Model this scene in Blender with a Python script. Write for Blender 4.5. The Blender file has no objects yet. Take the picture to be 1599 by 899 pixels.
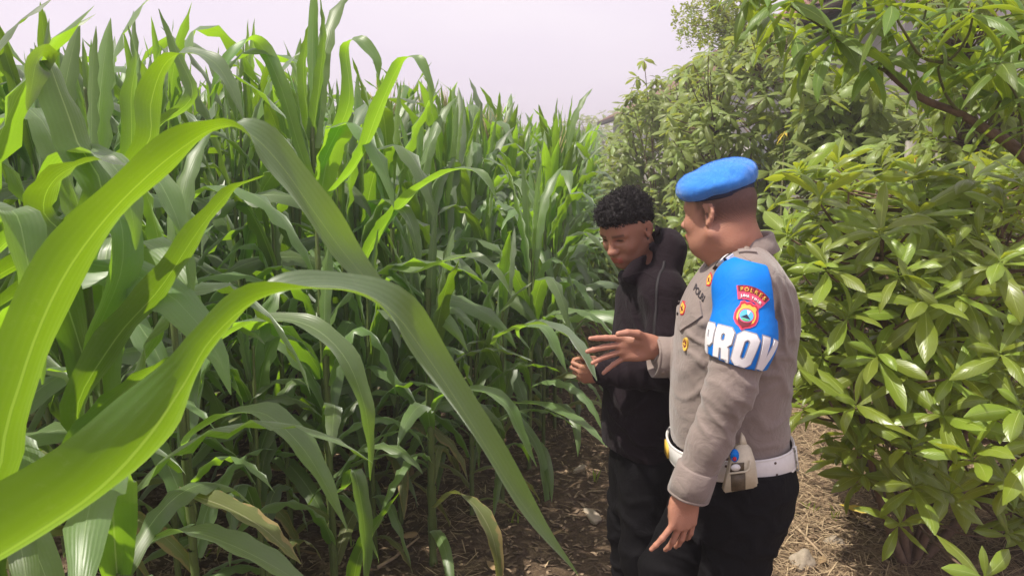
import bpy, bmesh, math, random
import numpy as np
from mathutils import Vector, Matrix, Euler, Quaternion
from mathutils.bvhtree import BVHTree

# ---------------------------------------------------------------- camera, sky, sun, exposure
SC = bpy.context.scene
COL = SC.collection
R = math.radians
CAM_H, PITCH, FPX = 1.78, R(10.4), 1142.0
cam_d = bpy.data.cameras.new('camera')
cam_d.sensor_width = 36.0
cam_d.lens = 36.0 * FPX / 1599.0
cam_d.clip_start, cam_d.clip_end = 0.05, 1500.0
cam_d.dof.use_dof = True
cam_d.dof.focus_distance = 2.3
cam_d.dof.aperture_fstop = 8.0
cam = bpy.data.objects.new('camera', cam_d)
COL.objects.link(cam)
cam.location = (0, 0, CAM_H)
cam.rotation_euler = (R(90) - PITCH, 0, 0)
SC.camera = cam

SUN_AZ = R(251)      # compass bearing of the sun, clockwise from +Y: left, a little behind the camera
SUN_EL = R(62)
world = bpy.data.worlds.new('World')
SC.world = world
world.use_nodes = True
wn, wl = world.node_tree.nodes, world.node_tree.links
wn.clear()
w_out = wn.new('ShaderNodeOutputWorld')
w_bg = wn.new('ShaderNodeBackground')
w_sky = wn.new('ShaderNodeTexSky')
w_sky.sky_type = 'NISHITA'
w_sky.sun_disc = False
w_sky.sun_elevation = SUN_EL
w_sky.sun_rotation = SUN_AZ
w_sky.dust_density = 4.0
w_sky.air_density = 1.2
w_mix = wn.new('ShaderNodeMix'); w_mix.data_type = 'RGBA'
w_mix.inputs[0].default_value = 0.9
# thin bright cloud cover over the whole sky, faintly mottled
w_tc = wn.new('ShaderNodeTexCoord')
w_no = wn.new('ShaderNodeTexNoise'); w_no.inputs['Scale'].default_value = 1.6; w_no.inputs['Detail'].default_value = 4
w_map = wn.new('ShaderNodeMapping'); w_map.inputs['Scale'].default_value = (1, 1, 2.4)
w_cr = wn.new('ShaderNodeValToRGB')
w_cr.color_ramp.elements[0].position = 0.3; w_cr.color_ramp.elements[0].color = (6.3, 5.4, 6.75, 1)
w_cr.color_ramp.elements[1].position = 0.72; w_cr.color_ramp.elements[1].color = (7.6, 6.9, 7.5, 1)
wl.new(w_tc.outputs['Generated'], w_map.inputs[0]); wl.new(w_map.outputs[0], w_no.inputs['Vector'])
wl.new(w_no.outputs['Fac'], w_cr.inputs[0])
wl.new(w_sky.outputs[0], w_mix.inputs[6]); wl.new(w_cr.outputs[0], w_mix.inputs[7])
wl.new(w_mix.outputs[2], w_bg.inputs[0]); w_bg.inputs[1].default_value = 0.1
wl.new(w_bg.outputs[0], w_out.inputs[0])

sun_d = bpy.data.lights.new('sun', 'SUN')
sun_d.energy = 4.0
sun_d.angle = R(0.8)
sun_d.color = (1.0, 0.93, 0.82)
sun = bpy.data.objects.new('sun', sun_d)
COL.objects.link(sun)
SUN_DIR = Vector((math.sin(SUN_AZ) * math.cos(SUN_EL), math.cos(SUN_AZ) * math.cos(SUN_EL), math.sin(SUN_EL)))
sun.rotation_euler = SUN_DIR.to_track_quat('Z', 'Y').to_euler()

SC.view_settings.view_transform = 'Standard'
SC.view_settings.look = 'None'
SC.view_settings.exposure = 0.54
SC.view_settings.gamma = 1.0
SC.render.engine = 'CYCLES'
SC.cycles.max_bounces = 10
SC.cycles.transmission_bounces = 8
SC.cycles.diffuse_bounces = 6
SC.cycles.glossy_bounces = 2
SC.cycles.use_denoising = True
SC.cycles.caustics_reflective = False
SC.cycles.caustics_refractive = False

rng = np.random.default_rng(7)
random.seed(7)

# ---------------------------------------------------------------- helpers
CP, SP = math.cos(PITCH), math.sin(PITCH)
def ray(px, py):
    """direction through a point of the photograph, with forward (Y) component 1"""
    x, y = (px - 799.5) / FPX, -(py - 449.5) / FPX
    fwd = CP + SP * y
    up = y * CP - SP
    return Vector((x / fwd, 1.0, up / fwd))
def PT(px, py, Y):
    d = ray(px, py) * Y
    return Vector((d.x, d.y, CAM_H + d.z))
def GP(px, py, z=0.0):
    d = ray(px, py)
    t = (z - CAM_H) / d.z
    return Vector((d.x * t, d.y * t, z))

def tag(o, label=None, cat=None, group=None, kind=None):
    if label: o['label'] = label
    if cat: o['category'] = cat
    if group: o['group'] = group
    if kind: o['kind'] = kind
    return o
def empty(name, loc=(0, 0, 0), rz=0.0, parent=None):
    o = bpy.data.objects.new(name, None)
    o.empty_display_size = 0.1
    COL.objects.link(o)
    o.location = loc; o.rotation_euler = (0, 0, rz)
    if parent: o.parent = parent
    return o
def link(name, me, parent=None, loc=None):
    o = bpy.data.objects.new(name, me)
    COL.objects.link(o)
    if parent is not None: o.parent = parent
    if loc is not None: o.location = loc
    return o
def mesh_np(name, verts, quads, mat=None, uv=None, smooth=True, tris=None, cols=None):
    """mesh from numpy arrays; uv is per vertex"""
    me = bpy.data.meshes.new(name)
    verts = np.asarray(verts, dtype=np.float32).reshape(-1, 3)
    q = np.asarray(quads, dtype=np.int32).reshape(-1, 4) if quads is not None and len(quads) else np.zeros((0, 4), np.int32)
    t = np.asarray(tris, dtype=np.int32).reshape(-1, 3) if tris is not None and len(tris) else np.zeros((0, 3), np.int32)
    me.vertices.add(len(verts)); me.vertices.foreach_set('co', verts.ravel())
    loops = np.concatenate([q.ravel(), t.ravel()])
    me.loops.add(len(loops)); me.loops.foreach_set('vertex_index', loops)
    n = len(q) + len(t)
    me.polygons.add(n)
    starts = np.concatenate([np.arange(len(q)) * 4, len(q) * 4 + np.arange(len(t)) * 3]).astype(np.int32)
    me.polygons.foreach_set('loop_start', starts)
    if smooth: me.polygons.foreach_set('use_smooth', np.ones(n, bool))
    if uv is not None:
        ul = me.uv_layers.new(name='UVMap')
        ul.data.foreach_set('uv', np.asarray(uv, np.float32)[loops].ravel())
    if cols is not None:
        ca = me.color_attributes.new('tint', 'FLOAT_COLOR', 'POINT')
        c4 = np.ones((len(verts), 4), np.float32); c4[:, :3] = cols
        ca.data.foreach_set('color', c4.ravel())
    me.update(calc_edges=True)
    if mat is not None: me.materials.append(mat)
    return me
class MB:
    """collects shapes for one mesh"""
    def __init__(s): s.v = []; s.q = []; s.t = []; s.n = 0
    def add(s, v, q=None, t=None):
        v = np.asarray(v, np.float32).reshape(-1, 3)
        if q is not None and len(q): s.q.append(np.asarray(q, np.int32).reshape(-1, 4) + s.n)
        if t is not None and len(t): s.t.append(np.asarray(t, np.int32).reshape(-1, 3) + s.n)
        s.v.append(v); s.n += len(v)
    def box(s, c, size, rot=None):
        x, y, z = [k / 2 for k in size]
        v = np.array([[i, j, k] for i in (-x, x) for j in (-y, y) for k in (-z, z)], np.float32)
        if rot is not None: v = v @ np.array(rot.to_matrix()).T if hasattr(rot, 'to_matrix') else v @ np.array(rot).T
        s.add(v + np.array(c), [[0, 1, 3, 2], [4, 6, 7, 5], [0, 4, 5, 1], [2, 3, 7, 6], [0, 2, 6, 4], [1, 5, 7, 3]])
    def tube(s, pts, rad, n=8, cap=True):
        pts = np.asarray([tuple(p) for p in pts], float); m = len(pts)
        rad = np.broadcast_to(np.asarray(rad, float), (m,))
        T = np.gradient(pts, axis=0); T /= np.linalg.norm(T, axis=1)[:, None] + 1e-9
        ref = np.array([0, 0, 1.0]) if abs(T[0][2]) < .9 else np.array([1.0, 0, 0])
        V = []
        a = np.linspace(0, 2 * np.pi, n, endpoint=False)
        N = np.cross(T[0], ref); N /= np.linalg.norm(N)
        for i in range(m):
            N = N - T[i] * N.dot(T[i]); N /= np.linalg.norm(N) + 1e-9
            B = np.cross(T[i], N)
            V.append(pts[i] + rad[i] * (np.cos(a)[:, None] * N + np.sin(a)[:, None] * B))
        V = np.concatenate(V)
        Q = [[i * n + j, i * n + (j + 1) % n, (i + 1) * n + (j + 1) % n, (i + 1) * n + j] for i in range(m - 1) for j in range(n)]
        Tt = []
        if cap:
            V = np.concatenate([V, pts[:1], pts[-1:]]); c0, c1 = m * n, m * n + 1
            Tt = [[c0, (j + 1) % n, j] for j in range(n)] + [[c1, (m - 1) * n + j, (m - 1) * n + (j + 1) % n] for j in range(n)]
        s.add(V, Q, Tt)
    def build(s, name, mat, parent=None, smooth=True, loc=None):
        me = mesh_np(name, np.concatenate(s.v), np.concatenate(s.q) if s.q else None, mat, smooth=smooth, tris=np.concatenate(s.t) if s.t else None)
        return link(name, me, parent, loc)

# ---------------------------------------------------------------- materials
def node_mat(name):
    m = bpy.data.materials.new(name); m.use_nodes = True
    nt = m.node_tree; b = nt.nodes['Principled BSDF']
    return m, nt, b
class NT:
    """terse node building"""
    def __init__(s, nt): s.nt = nt
    def n(s, t, **kw):
        o = s.nt.nodes.new(t)
        for k, v in kw.items(): setattr(o, k, v)
        return o
    def l(s, a, b): s.nt.links.new(a, b)
    def math(s, op, a, b=None, c=None, clamp=False):
        o = s.n('ShaderNodeMath', operation=op, use_clamp=clamp)
        for i, v in enumerate((a, b, c)):
            if v is None: continue
            if isinstance(v, (int, float)): o.inputs[i].default_value = v
            else: s.l(v, o.inputs[i])
        return o.outputs[0]
    def mix(s, f, a, b, blend='MIX'):
        o = s.n('ShaderNodeMix', data_type='RGBA', blend_type=blend)
        for i, v in ((0, f), (6, a), (7, b)):
            if isinstance(v, (int, float)): o.inputs[i].default_value = v
            elif isinstance(v, tuple): o.inputs[i].default_value = (*v, 1) if len(v) == 3 else v
            else: s.l(v, o.inputs[i])
        return o.outputs[2]
    def noise(s, scale, detail=3, rough=.5, vec=None, dist=0.0):
        o = s.n('ShaderNodeTexNoise'); o.inputs['Scale'].default_value = scale; o.inputs['Detail'].default_value = detail
        o.inputs['Roughness'].default_value = rough; o.inputs['Distortion'].default_value = dist
        if vec is not None: s.l(vec, o.inputs['Vector'])
        return o.outputs['Fac']
    def ramp(s, f, stops):
        o = s.n('ShaderNodeValToRGB'); e = o.color_ramp.elements
        while len(e) < len(stops): e.new(0.5)
        for k, (p, c) in enumerate(stops): e[k].position = p; e[k].color = (*c, 1)
        s.l(f, o.inputs[0]); return o.outputs[0]
    def bump(s, h, strength=.3, dist=.01):
        o = s.n('ShaderNodeBump'); o.inputs['Strength'].default_value = strength; o.inputs['Distance'].default_value = dist
        s.l(h, o.inputs['Height']); return o.outputs[0]

def leaf_material(name, top, under, trans, tf=.4, rough=.38, rib=(.45, .55, .25), ribw=.035, vein=60., vary=.35, spec=.5, side_veins=False, dry=0.0, coat=0.0, wax=0.0):
    m, nt, b = node_mat(name); k = NT(nt)
    uvn = k.n('ShaderNodeUVMap'); sep = k.n('ShaderNodeSeparateXYZ'); k.l(uvn.outputs[0], sep.inputs[0])
    u, v = sep.outputs[0], sep.outputs[1]
    du = k.math('ABSOLUTE', k.math('SUBTRACT', u, .5))
    oi = k.n('ShaderNodeObjectInfo'); geo = k.n('ShaderNodeNewGeometry'); tc = k.n('ShaderNodeTexCoord')
    rnd = k.math('FRACT', k.math('ADD', oi.outputs['Random'], geo.outputs['Random Per Island']))
    big = k.noise(7., 3, .6, tc.outputs['Object'])
    # tone variation between leaves and along one leaf
    val = k.math('ADD', k.math('MULTIPLY', rnd, vary), k.math('MULTIPLY', big, vary * .9))
    val = k.math('ADD', val, 1.0 - vary * .95)
    if side_veins:
        vs = k.math('SINE', k.math('MULTIPLY', k.math('SUBTRACT', v, k.math('MULTIPLY', du, .5)), 75.))
    else:
        vs = k.math('SINE', k.math('MULTIPLY', u, vein * 2))
    vs2 = k.math('MULTIPLY', k.math('ADD', vs, 1.0), .5)
    ribm = k.math('LESS_THAN', du, k.math('MULTIPLY', ribw, k.math('SUBTRACT', 1.15, v)))
    topc = k.mix(geo.outputs['Backfacing'], under, top)      # blades are wound so that their back faces are the upper side
    hs = k.n('ShaderNodeHueSaturation'); k.l(topc, hs.inputs['Color']); k.l(val, hs.inputs['Value'])
    k.l(k.math('ADD', .485, k.math('MULTIPLY', rnd, .03)), hs.inputs['Hue'])
    c = k.mix(k.math('MULTIPLY', vs2, .07), hs.outputs[0], tuple(x * 1.9 + .01 for x in top))
    # dust and small pale flecks
    fl = k.math('MULTIPLY', k.math('SUBTRACT', k.noise(55., 5, .75, tc.outputs['Object']), .56), 5., clamp=True)
    c = k.mix(k.math('MULTIPLY', fl, .30), c, (.30, .33, .20))
    if dry > 0:
        edge = k.math('ADD', k.math('MULTIPLY', du, 1.2), k.math('MULTIPLY', v, .35))
        dm = k.math('GREATER_THAN', k.math('ADD', edge, k.math('MULTIPLY', k.noise(22., 3, .6, tc.outputs['Object']), .9)), 1.5 - dry)
        c = k.mix(dm, c, (.32, .24, .10))
    c = k.mix(k.math('MULTIPLY', ribm, .8), c, rib)
    k.l(c, b.inputs['Base Color'])
    b.inputs['Specular IOR Level'].default_value = spec
    rr = k.math('ADD', rough - .06, k.math('MULTIPLY', k.noise(30., 3, .6, tc.outputs['Object']), .14)); k.l(rr, b.inputs['Roughness'])
    if wax: b.inputs['Sheen Weight'].default_value = wax; b.inputs['Sheen Roughness'].default_value = .35; b.inputs['Sheen Tint'].default_value = (.85, .95, .85, 1)
    if coat: b.inputs['Coat Weight'].default_value = coat; b.inputs['Coat Roughness'].default_value = .22
    h = k.math('ADD', k.math('MULTIPLY', vs2, .5), k.math('MULTIPLY', ribm, -1.5)); k.l(k.bump(h, .32, .0015), b.inputs['Normal'])
    tr = k.n('ShaderNodeBsdfTranslucent')
    hs2 = k.n('ShaderNodeHueSaturation'); hs2.inputs['Color'].default_value = (*trans, 1); k.l(val, hs2.inputs['Value'])
    k.l(k.mix(k.math('MULTIPLY', ribm, .45), hs2.outputs[0], tuple(min(.9, x * 1.5 + .04) for x in trans)), tr.inputs['Color'])
    mx = k.n('ShaderNodeMixShader'); mx.inputs[0].default_value = tf
    k.l(b.outputs[0], mx.inputs[1]); k.l(tr.outputs[0], mx.inputs[2])
    k.l(mx.outputs[0], nt.nodes['Material Output'].inputs['Surface'])
    return m

def simple_mat(name, color, rough=.7, var=.25, scale=20., bump=.2, bdist=.003, spec=.4, metal=0., stretch=None, sheen=0., coord='Object'):
    m, nt, b = node_mat(name); k = NT(nt)
    tc = k.n('ShaderNodeTexCoord'); vec = tc.outputs[coord]
    if stretch:
        mp = k.n('ShaderNodeMapping'); mp.inputs['Scale'].default_value = stretch; k.l(vec, mp.inputs[0]); vec = mp.outputs[0]
    f = k.noise(scale, 5, .6, vec); f2 = k.noise(scale * 6, 3, .6, vec)
    lo = tuple(x * (1 - var) for x in color); hi = tuple(min(1, x * (1 + var)) for x in color)
    c = k.ramp(k.math('ADD', k.math('MULTIPLY', f, .7), k.math('MULTIPLY', f2, .3)), [(.3, lo), (.7, hi)])
    k.l(c, b.inputs['Base Color']); b.inputs['Roughness'].default_value = rough
    b.inputs['Specular IOR Level'].default_value = spec; b.inputs['Metallic'].default_value = metal
    if sheen: b.inputs['Sheen Weight'].default_value = sheen; b.inputs['Sheen Roughness'].default_value = .6
    k.l(k.bump(k.math('ADD', f, k.math('MULTIPLY', f2, .6)), bump, bdist), b.inputs['Normal'])
    return m

M = {}
M['corn'] = leaf_material('corn_leaf', (.120, .188, .062), (.074, .170, .022), (.36, .64, .02), tf=.44, rough=.40, rib=(.34, .46, .20), ribw=.022, vein=30., vary=.5, spec=1.0, wax=.7)
M['corn_bright'] = leaf_material('corn_leaf_young', (.125, .175, .095), (.075, .165, .018), (.27, .46, .006), tf=.42, rough=.42, rib=(.36, .48, .17), ribw=.024, vein=30., vary=.3, spec=.8, wax=.6)
M['corn_low'] = leaf_material('corn_leaf_aging', (.15, .18, .06), (.17, .20, .07), (.45, .50, .07), tf=.35, rough=.5, rib=(.5, .5, .28), ribw=.022, vein=30., vary=.4, dry=.35, wax=.3)
M['stalk'] = simple_mat('corn_stalk', (.115, .155, .045), .5, .35, 14., .2, stretch=(3, 3, .6))
M['tassel'] = simple_mat('corn_tassel', (.42, .36, .16), .8, .3, 40.)
M['mango'] = leaf_material('glossy_shrub_leaf', (.190, .262, .032), (.22, .29, .05), (.58, .68, .04), tf=.35, rough=.36, rib=(.42, .52, .16), ribw=.03, vary=.45, side_veins=True, spec=.6, coat=.18)
M['cassava'] = leaf_material('lobed_tree_leaf', (.185, .245, .055), (.21, .27, .09), (.50, .58, .07), tf=.38, rough=.46, rib=(.35, .45, .18), ribw=.04, vary=.5, side_veins=True, spec=.5, coat=.08)
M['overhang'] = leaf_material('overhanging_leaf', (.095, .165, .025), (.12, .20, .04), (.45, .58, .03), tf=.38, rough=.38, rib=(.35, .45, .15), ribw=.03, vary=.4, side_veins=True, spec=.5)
M['vine'] = leaf_material('vine_leaf', (.14, .20, .02), (.16, .22, .04), (.55, .62, .03), tf=.35, rough=.45, rib=(.3, .4, .1), ribw=.03, vary=.55, side_veins=True)
M['yellow_leaf'] = leaf_material('yellow_leaf', (.62, .44, .04), (.6, .42, .06), (.75, .5, .05), tf=.3, rough=.5, rib=(.7, .6, .2), vary=.2, side_veins=True)
M['pink_leaf'] = leaf_material('pink_leaf', (.50, .20, .15), (.5, .22, .16), (.6, .25, .15), tf=.3, rough=.5, rib=(.6, .4, .3), vary=.2, side_veins=True)
M['dead_leaf'] = leaf_material('dry_leaf', (.30, .20, .11), (.34, .25, .15), (.4, .25, .1), tf=.1, rough=.75, rib=(.4, .3, .2), vary=.6, side_veins=True, spec=.2)
M['bark'] = simple_mat('bark', (.16, .105, .07), .85, .4, 18., .6, .006, stretch=(1, 1, .5))
M['twig'] = simple_mat('green_twig', (.13, .13, .05), .7, .3, 30.)
# ---------------------------------------------------------------- leaf geometry
def smooth_path(P, n):
    """Catmull-Rom through rows of P (any columns), n samples, even in parameter"""
    P = np.asarray(P, float)
    P = np.vstack([2 * P[0] - P[1], P, 2 * P[-1] - P[-2]])
    m = len(P) - 3
    out = []
    for t in np.linspace(0, m - 1e-6, n):
        i = int(t); f = t - i
        a, b, c, d = P[i], P[i + 1], P[i + 2], P[i + 3]
        out.append(.5 * ((2 * b) + (c - a) * f + (2 * a - 5 * b + 4 * c - d) * f * f + (3 * b - a - 3 * c + d) * f ** 3))
    return np.array(out)
def strip(C, side, width, fold=.25, ripple=.0, freq=9., ph=0., cross=4):
    """leaf blade round centreline C; side = unit vectors across; returns verts, quads, uv"""
    n = len(C)
    T = np.gradient(C, axis=0); T /= np.linalg.norm(T, axis=1)[:, None] + 1e-9
    side = side - T * (side * T).sum(1)[:, None]; side /= np.linalg.norm(side, axis=1)[:, None] + 1e-9
    N = np.cross(side, T)
    s = np.linspace(0, 1, n)
    V = []; U = []
    for j in range(cross + 1):
        t = -1 + 2 * j / cross
        off = abs(t) * fold
        rp = ripple * (abs(t) ** 1.5) * np.sin(freq * 2 * np.pi * s + ph + (1.7 if t > 0 else 0)) * np.sin(np.pi * np.clip(s, 0, 1)) ** .5
        V.append(C + side * (t * width / 2)[:, None] * math.cos(fold) + N * ((abs(t) * width / 2 * math.sin(off)) + rp)[:, None])
        U.append(np.stack([np.full(n, (t + 1) / 2), s], 1))
    V = np.stack(V, 1).reshape(-1, 3); U = np.stack(U, 1).reshape(-1, 2)
    w = cross + 1
    Q = [[i * w + j, i * w + j + 1, (i + 1) * w + j + 1, (i + 1) * w + j] for i in range(n - 1) for j in range(cross)]
    return V, np.array(Q), U
def corn_width(s, wmax):
    return wmax * np.clip(np.interp(s, [0, .06, .25, .5, .75, .9, 1], [.55, .74, .95, 1, .78, .42, .02]), .01, 1)
def corn_leaf_geo(L, wmax, th0, th1, p=1.4, kink=None, twist=0., bend=0., seed=0, n=16, cross=4, fold=.3):
    """leaf in the XZ plane starting at the origin, leaning out to +X"""
    r = np.random.default_rng(seed)
    s = np.linspace(0, 1, n)
    th = th0 + (th1 - th0) * s ** p
    if kink: th = th + kink[1] / (1 + np.exp(-(s - kink[0]) * 26))
    az = bend * s ** 1.5 + .12 * np.sin(s * 5 + seed)
    d = np.stack([np.sin(th) * np.cos(az), np.sin(th) * np.sin(az), np.cos(th)], 1)
    C = np.concatenate([[[0, 0, 0]], np.cumsum((d[1:] + d[:-1]) / 2 * L / (n - 1), axis=0)])
    side0 = np.stack([-np.sin(az), np.cos(az), np.zeros(n)], 1)
    up = np.cross(d, side0)
    tw = twist * s + .15 * np.sin(s * 7 + seed * 2)
    side = side0 * np.cos(tw)[:, None] + up * np.sin(tw)[:, None]
    return strip(C, side, corn_width(s, wmax), fold, wmax * .15, r.uniform(4, 8), r.uniform(0, 6), cross)
def broad_leaf_geo(L, W, droop=.8, fold=.35, n=6, cross=2, petiole=.08, pw=.035, shape=None, seed=0, curl=0.):
    """oblong leaf from the origin out along +X, drooping"""
    s = np.linspace(0, 1, n)
    th = R(90) - .25 + droop * s ** 1.3
    d = np.stack([np.sin(th), .12 * np.sin(s * 3 + seed), np.cos(th)], 1)
    C = np.concatenate([[[0, 0, 0]], np.cumsum((d[1:] + d[:-1]) / 2 * L / (n - 1), axis=0)])
    if shape is None: shape = ([0, .08, .2, .45, .68, .86, 1], [.08, .12, .55, .98, 1, .66, .05])
    w = W * np.interp(s, *shape)
    tw = curl * s
    side = np.stack([np.zeros(n), np.cos(tw), np.sin(tw)], 1)
    return strip(C, side, w, fold, W * .05, 3, seed, cross)
def leaf_mesh(name, geo, mat): return mesh_np(name, geo[0], geo[1], mat, uv=geo[2])

def rot_align(axis, spin=0.):
    """3x3: local Z to axis, with spin about it"""
    q = Vector(axis).normalized().to_track_quat('Z', 'Y')
    return q.to_matrix() @ Matrix.Rotation(spin, 3, 'Z')

class LeafSet:
    """places leaves of one plant: the ones nearest the camera as objects sharing meshes, the rest joined"""
    def __init__(s, root, protos, mat, part='leaf', limit=300):
        s.root, s.mat, s.part, s.limit = root, mat, part, limit
        s.geo = protos; s.me = None; s.items = []
    def put(s, pos, mat3, scale, which=None):
        s.items.append((tuple(pos), np.array(mat3), scale, random.randrange(len(s.geo)) if which is None else which))
    def done(s, rest_name='foliage'):
        s.me = [leaf_mesh(s.part, g, s.mat) for g in s.geo]
        rx, ry, rz = s.root.location
        def key(it):
            x, y, z = it[0]
            return math.dist((x, y, z), (0, 0, CAM_H))
        s.items.sort(key=key)
        for pos, m3, sc, w in s.items[:s.limit]:
            o = bpy.data.objects.new(s.part, s.me[w]); COL.objects.link(o); o.parent = s.root
            o.matrix_local = Matrix.LocRotScale(Vector((pos[0] - rx, pos[1] - ry, pos[2] - rz)), Matrix(m3.tolist()).to_quaternion(), (sc, sc, sc))
        rest = s.items[s.limit:]
        if rest:
            V, Q, U, n = [], [], [], 0
            for pos, m3, sc, w in rest:
                g = s.geo[w]
                V.append(g[0] @ m3.T * sc + (np.array(pos) - np.array((rx, ry, rz)))); Q.append(g[1] + n); U.append(g[2]); n += len(g[0])
            o = link(rest_name, mesh_np(rest_name, np.concatenate(V), np.concatenate(Q), s.mat, uv=np.concatenate(U)), s.root)
            tag(o, kind='stuff')

# ---------------------------------------------------------------- corn
def stalk_geo(H, r0=.014, lean=(0, 0)):
    mb = MB(); n = 9
    pts, rad = [], []
    for i in range(n):
        f = i / (n - 1)
        for dz, rr in ((-.012, 1.0), (0, 1.22), (.012, 1.0)):
            pts.append((lean[0] * f * f, lean[1] * f * f, max(0, f * H + dz))); rad.append(r0 * (1 - .55 * f) * rr)
    pts[0] = (0, 0, -.03)
    mb.tube(pts, rad, 7)
    return mb
def sheath(mb, z0, z1, r, az, lean=0):
    a = np.linspace(0, 2 * np.pi, 8, endpoint=False)
    mb.tube([(0, 0, z0), (0, 0, (z0 + z1) / 2), (0, 0, z1)], [r, r * 1.15, r * 1.25], 7, cap=False)

# shared leaf shapes for the field: (L, w, start angle, end angle, p, kink)
CORN_GEO = []
def _cg(*a, **k): CORN_GEO.append(corn_leaf_geo(*a, seed=len(CORN_GEO) * 3 + 1, **k))
_cg(.82, .096, .30, 2.55, 1.5)                      # 0-5 arching mid leaves
_cg(.90, .102, .35, 2.9, 1.7, twist=.7)
_cg(.78, .092, .45, 2.3, 1.1, twist=-.6)
_cg(.86, .104, .25, 1.5, 1.5, kink=(.55, 1.5))
_cg(.74, .096, .28, 1.2, 1.3, kink=(.45, 1.9), twist=.5)
_cg(.92, .098, .4, 2.7, 1.3, twist=1.1, bend=.5)
_cg(.70, .080, .16, 1.0, 2.0, twist=.4)             # 6-9 upper, more upright
_cg(.66, .076, .12, .55, 1.6, twist=-.4)
_cg(.72, .096, .18, 1.0, 1.8, kink=(.62, 1.7))
_cg(.60, .068, .08, .35, 1.5, twist=.8)
_cg(.70, .072, .8, 2.7, .9, twist=.5)               # 10-12 lower, drooping
_cg(.62, .066, .95, 3.0, .8, twist=-.7)
_cg(.74, .076, .6, 2.9, 1.0, twist=.3, bend=-.4)
_cg(.46, .035, .03, .18, 1.4, twist=1.4)            # 13-14 the central spike
_cg(.40, .028, .10, .3, 1.4, twist=-1.2)
CORN_ME = [leaf_mesh('leaf', g, M['corn']) for g in CORN_GEO]
CORN_BRIGHT = [leaf_mesh('leaf', g, M['corn_bright']) for g in CORN_GEO]
CORN_ME_LOW = {i: leaf_mesh('leaf', CORN_GEO[i], M['corn_low']) for i in (10, 11, 12)}

def corn_layout(H, r, nl=12, lush=1.0, tassel=False):
    """list of (shape, z, azimuth, scale, low?)"""
    out = []
    az0 = r.uniform(0, 6.28)
    for i in range(nl):
        f = i / (nl - 1)
        z = H * (.07 + .81 * f ** .95)
        az = az0 + math.pi * i + r.uniform(-.45, .45)
        if f < .25: w = int(r.choice([10, 11, 12])); low = r.random() < .55
        elif f < .68: w = int(r.choice([0, 1, 2, 3, 4, 5])); low = False
        else: w = int(r.choice([6, 7, 8, 9, 6, 3, 0])); low = False
        out.append((w, z, az, lush * r.uniform(.82, 1.12) * (.85 if f < .2 else 1), low))
    for i in range(3): out.append((13 + (i % 2), H * .88, r.uniform(0, 6.28), r.uniform(.8, 1.2) * lush, False))
    return out
def corn_plant(x, y, H, seed, label, group, nl=12, lush=1.0, tassel=False, rz=None):
    r = np.random.default_rng(seed)
    root = tag(empty('corn_plant', (x, y, 0), r.uniform(0, 6.28) if rz is None else rz), label, 'corn plant', group)
    lay = corn_layout(H, r, nl, lush)
    mb = stalk_geo(H, .0115, (r.uniform(-.05, .05), r.uniform(-.05, .05)))
    for w, z, az, sc, low in lay[:nl]: sheath(mb, z - .14, z + .005, .0105 * (1 - .3 * z / H), az)
    mb.build('stalk', M['stalk'], root)
    if tassel: tassel_mb(r).build('tassel', M['tassel'], root, loc=(0, 0, H * .98))
    for w, z, az, sc, low in lay:
        o = link('leaf', CORN_ME_LOW[w] if low else (CORN_BRIGHT[w] if r.random() < .34 else CORN_ME[w]), root, (0.008 * math.cos(az), .008 * math.sin(az), z))
        o.rotation_euler = (r.uniform(-.12, .12), r.uniform(-.15, .15), az); o.scale = (sc, sc, sc)
    return root
def tassel_mb(r):
    mb = MB()
    mb.tube([(0, 0, -.1), (0, 0, .1), (.01, 0, .3)], [.004, .003, .0015], 4)
    for i in range(9):
        a = r.uniform(0, 6.28); t = r.uniform(.15, .5); L = r.uniform(.14, .24); z = .02 + .012 * i
        d = np.array([math.cos(a) * math.sin(t), math.sin(a) * math.sin(t), math.cos(t)])
        mb.tube([(0, 0, z), d * L * .5 + (0, 0, z), d * L + np.array((0, 0, z - .02))], [.003, .0035, .0015], 4)
    return mb
def joined_corn(H, seed, low_res=True, tassel=False):
    """geometry of a whole plant in one mesh (far plants): verts, quads, uv"""
    r = np.random.default_rng(seed)
    V, Q, U, n = [], [], [], 0
    for w, z, az, sc, low in corn_layout(H, r, 11, 1.0):
        g = CORN_LO[w]
        c, s_ = math.cos(az), math.sin(az)
        m = np.array([[c, -s_, 0], [s_, c, 0], [0, 0, 1]])
        V.append(g[0] @ m.T * sc + (0, 0, z)); Q.append(g[1] + n); U.append(g[2]); n += len(g[0])
    a = np.linspace(0, 2 * np.pi, 4, endpoint=False)
    st = np.concatenate([np.stack([.012 * np.cos(a), .012 * np.sin(a), np.full(4, z)], 1) for z in (0, H * .9)])
    V.append(st); Q.append(np.array([[j, (j + 1) % 4, 4 + (j + 1) % 4, 4 + j] for j in range(4)]) + n); U.append(np.full((8, 2), .3)); n += 8
    if tassel:
        for i in range(5):
            aa = r.uniform(0, 6.28); t = r.uniform(.05, .45); L = .26
            d = np.array([math.cos(aa) * math.sin(t), math.sin(aa) * math.sin(t), math.cos(t)]); b = np.array([0, 0, H * .95])
            sd = np.array([-math.sin(aa), math.cos(aa), 0]) * .005
            V.append(np.array([b - sd, b + sd, b + d * L + sd * .4, b + d * L - sd * .4])); Q.append(np.array([[0, 1, 2, 3]]) + n); U.append(np.full((4, 2), .5)); n += 4
    return np.concatenate(V), np.concatenate(Q), np.concatenate(U)
CORN_LO = []
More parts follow.
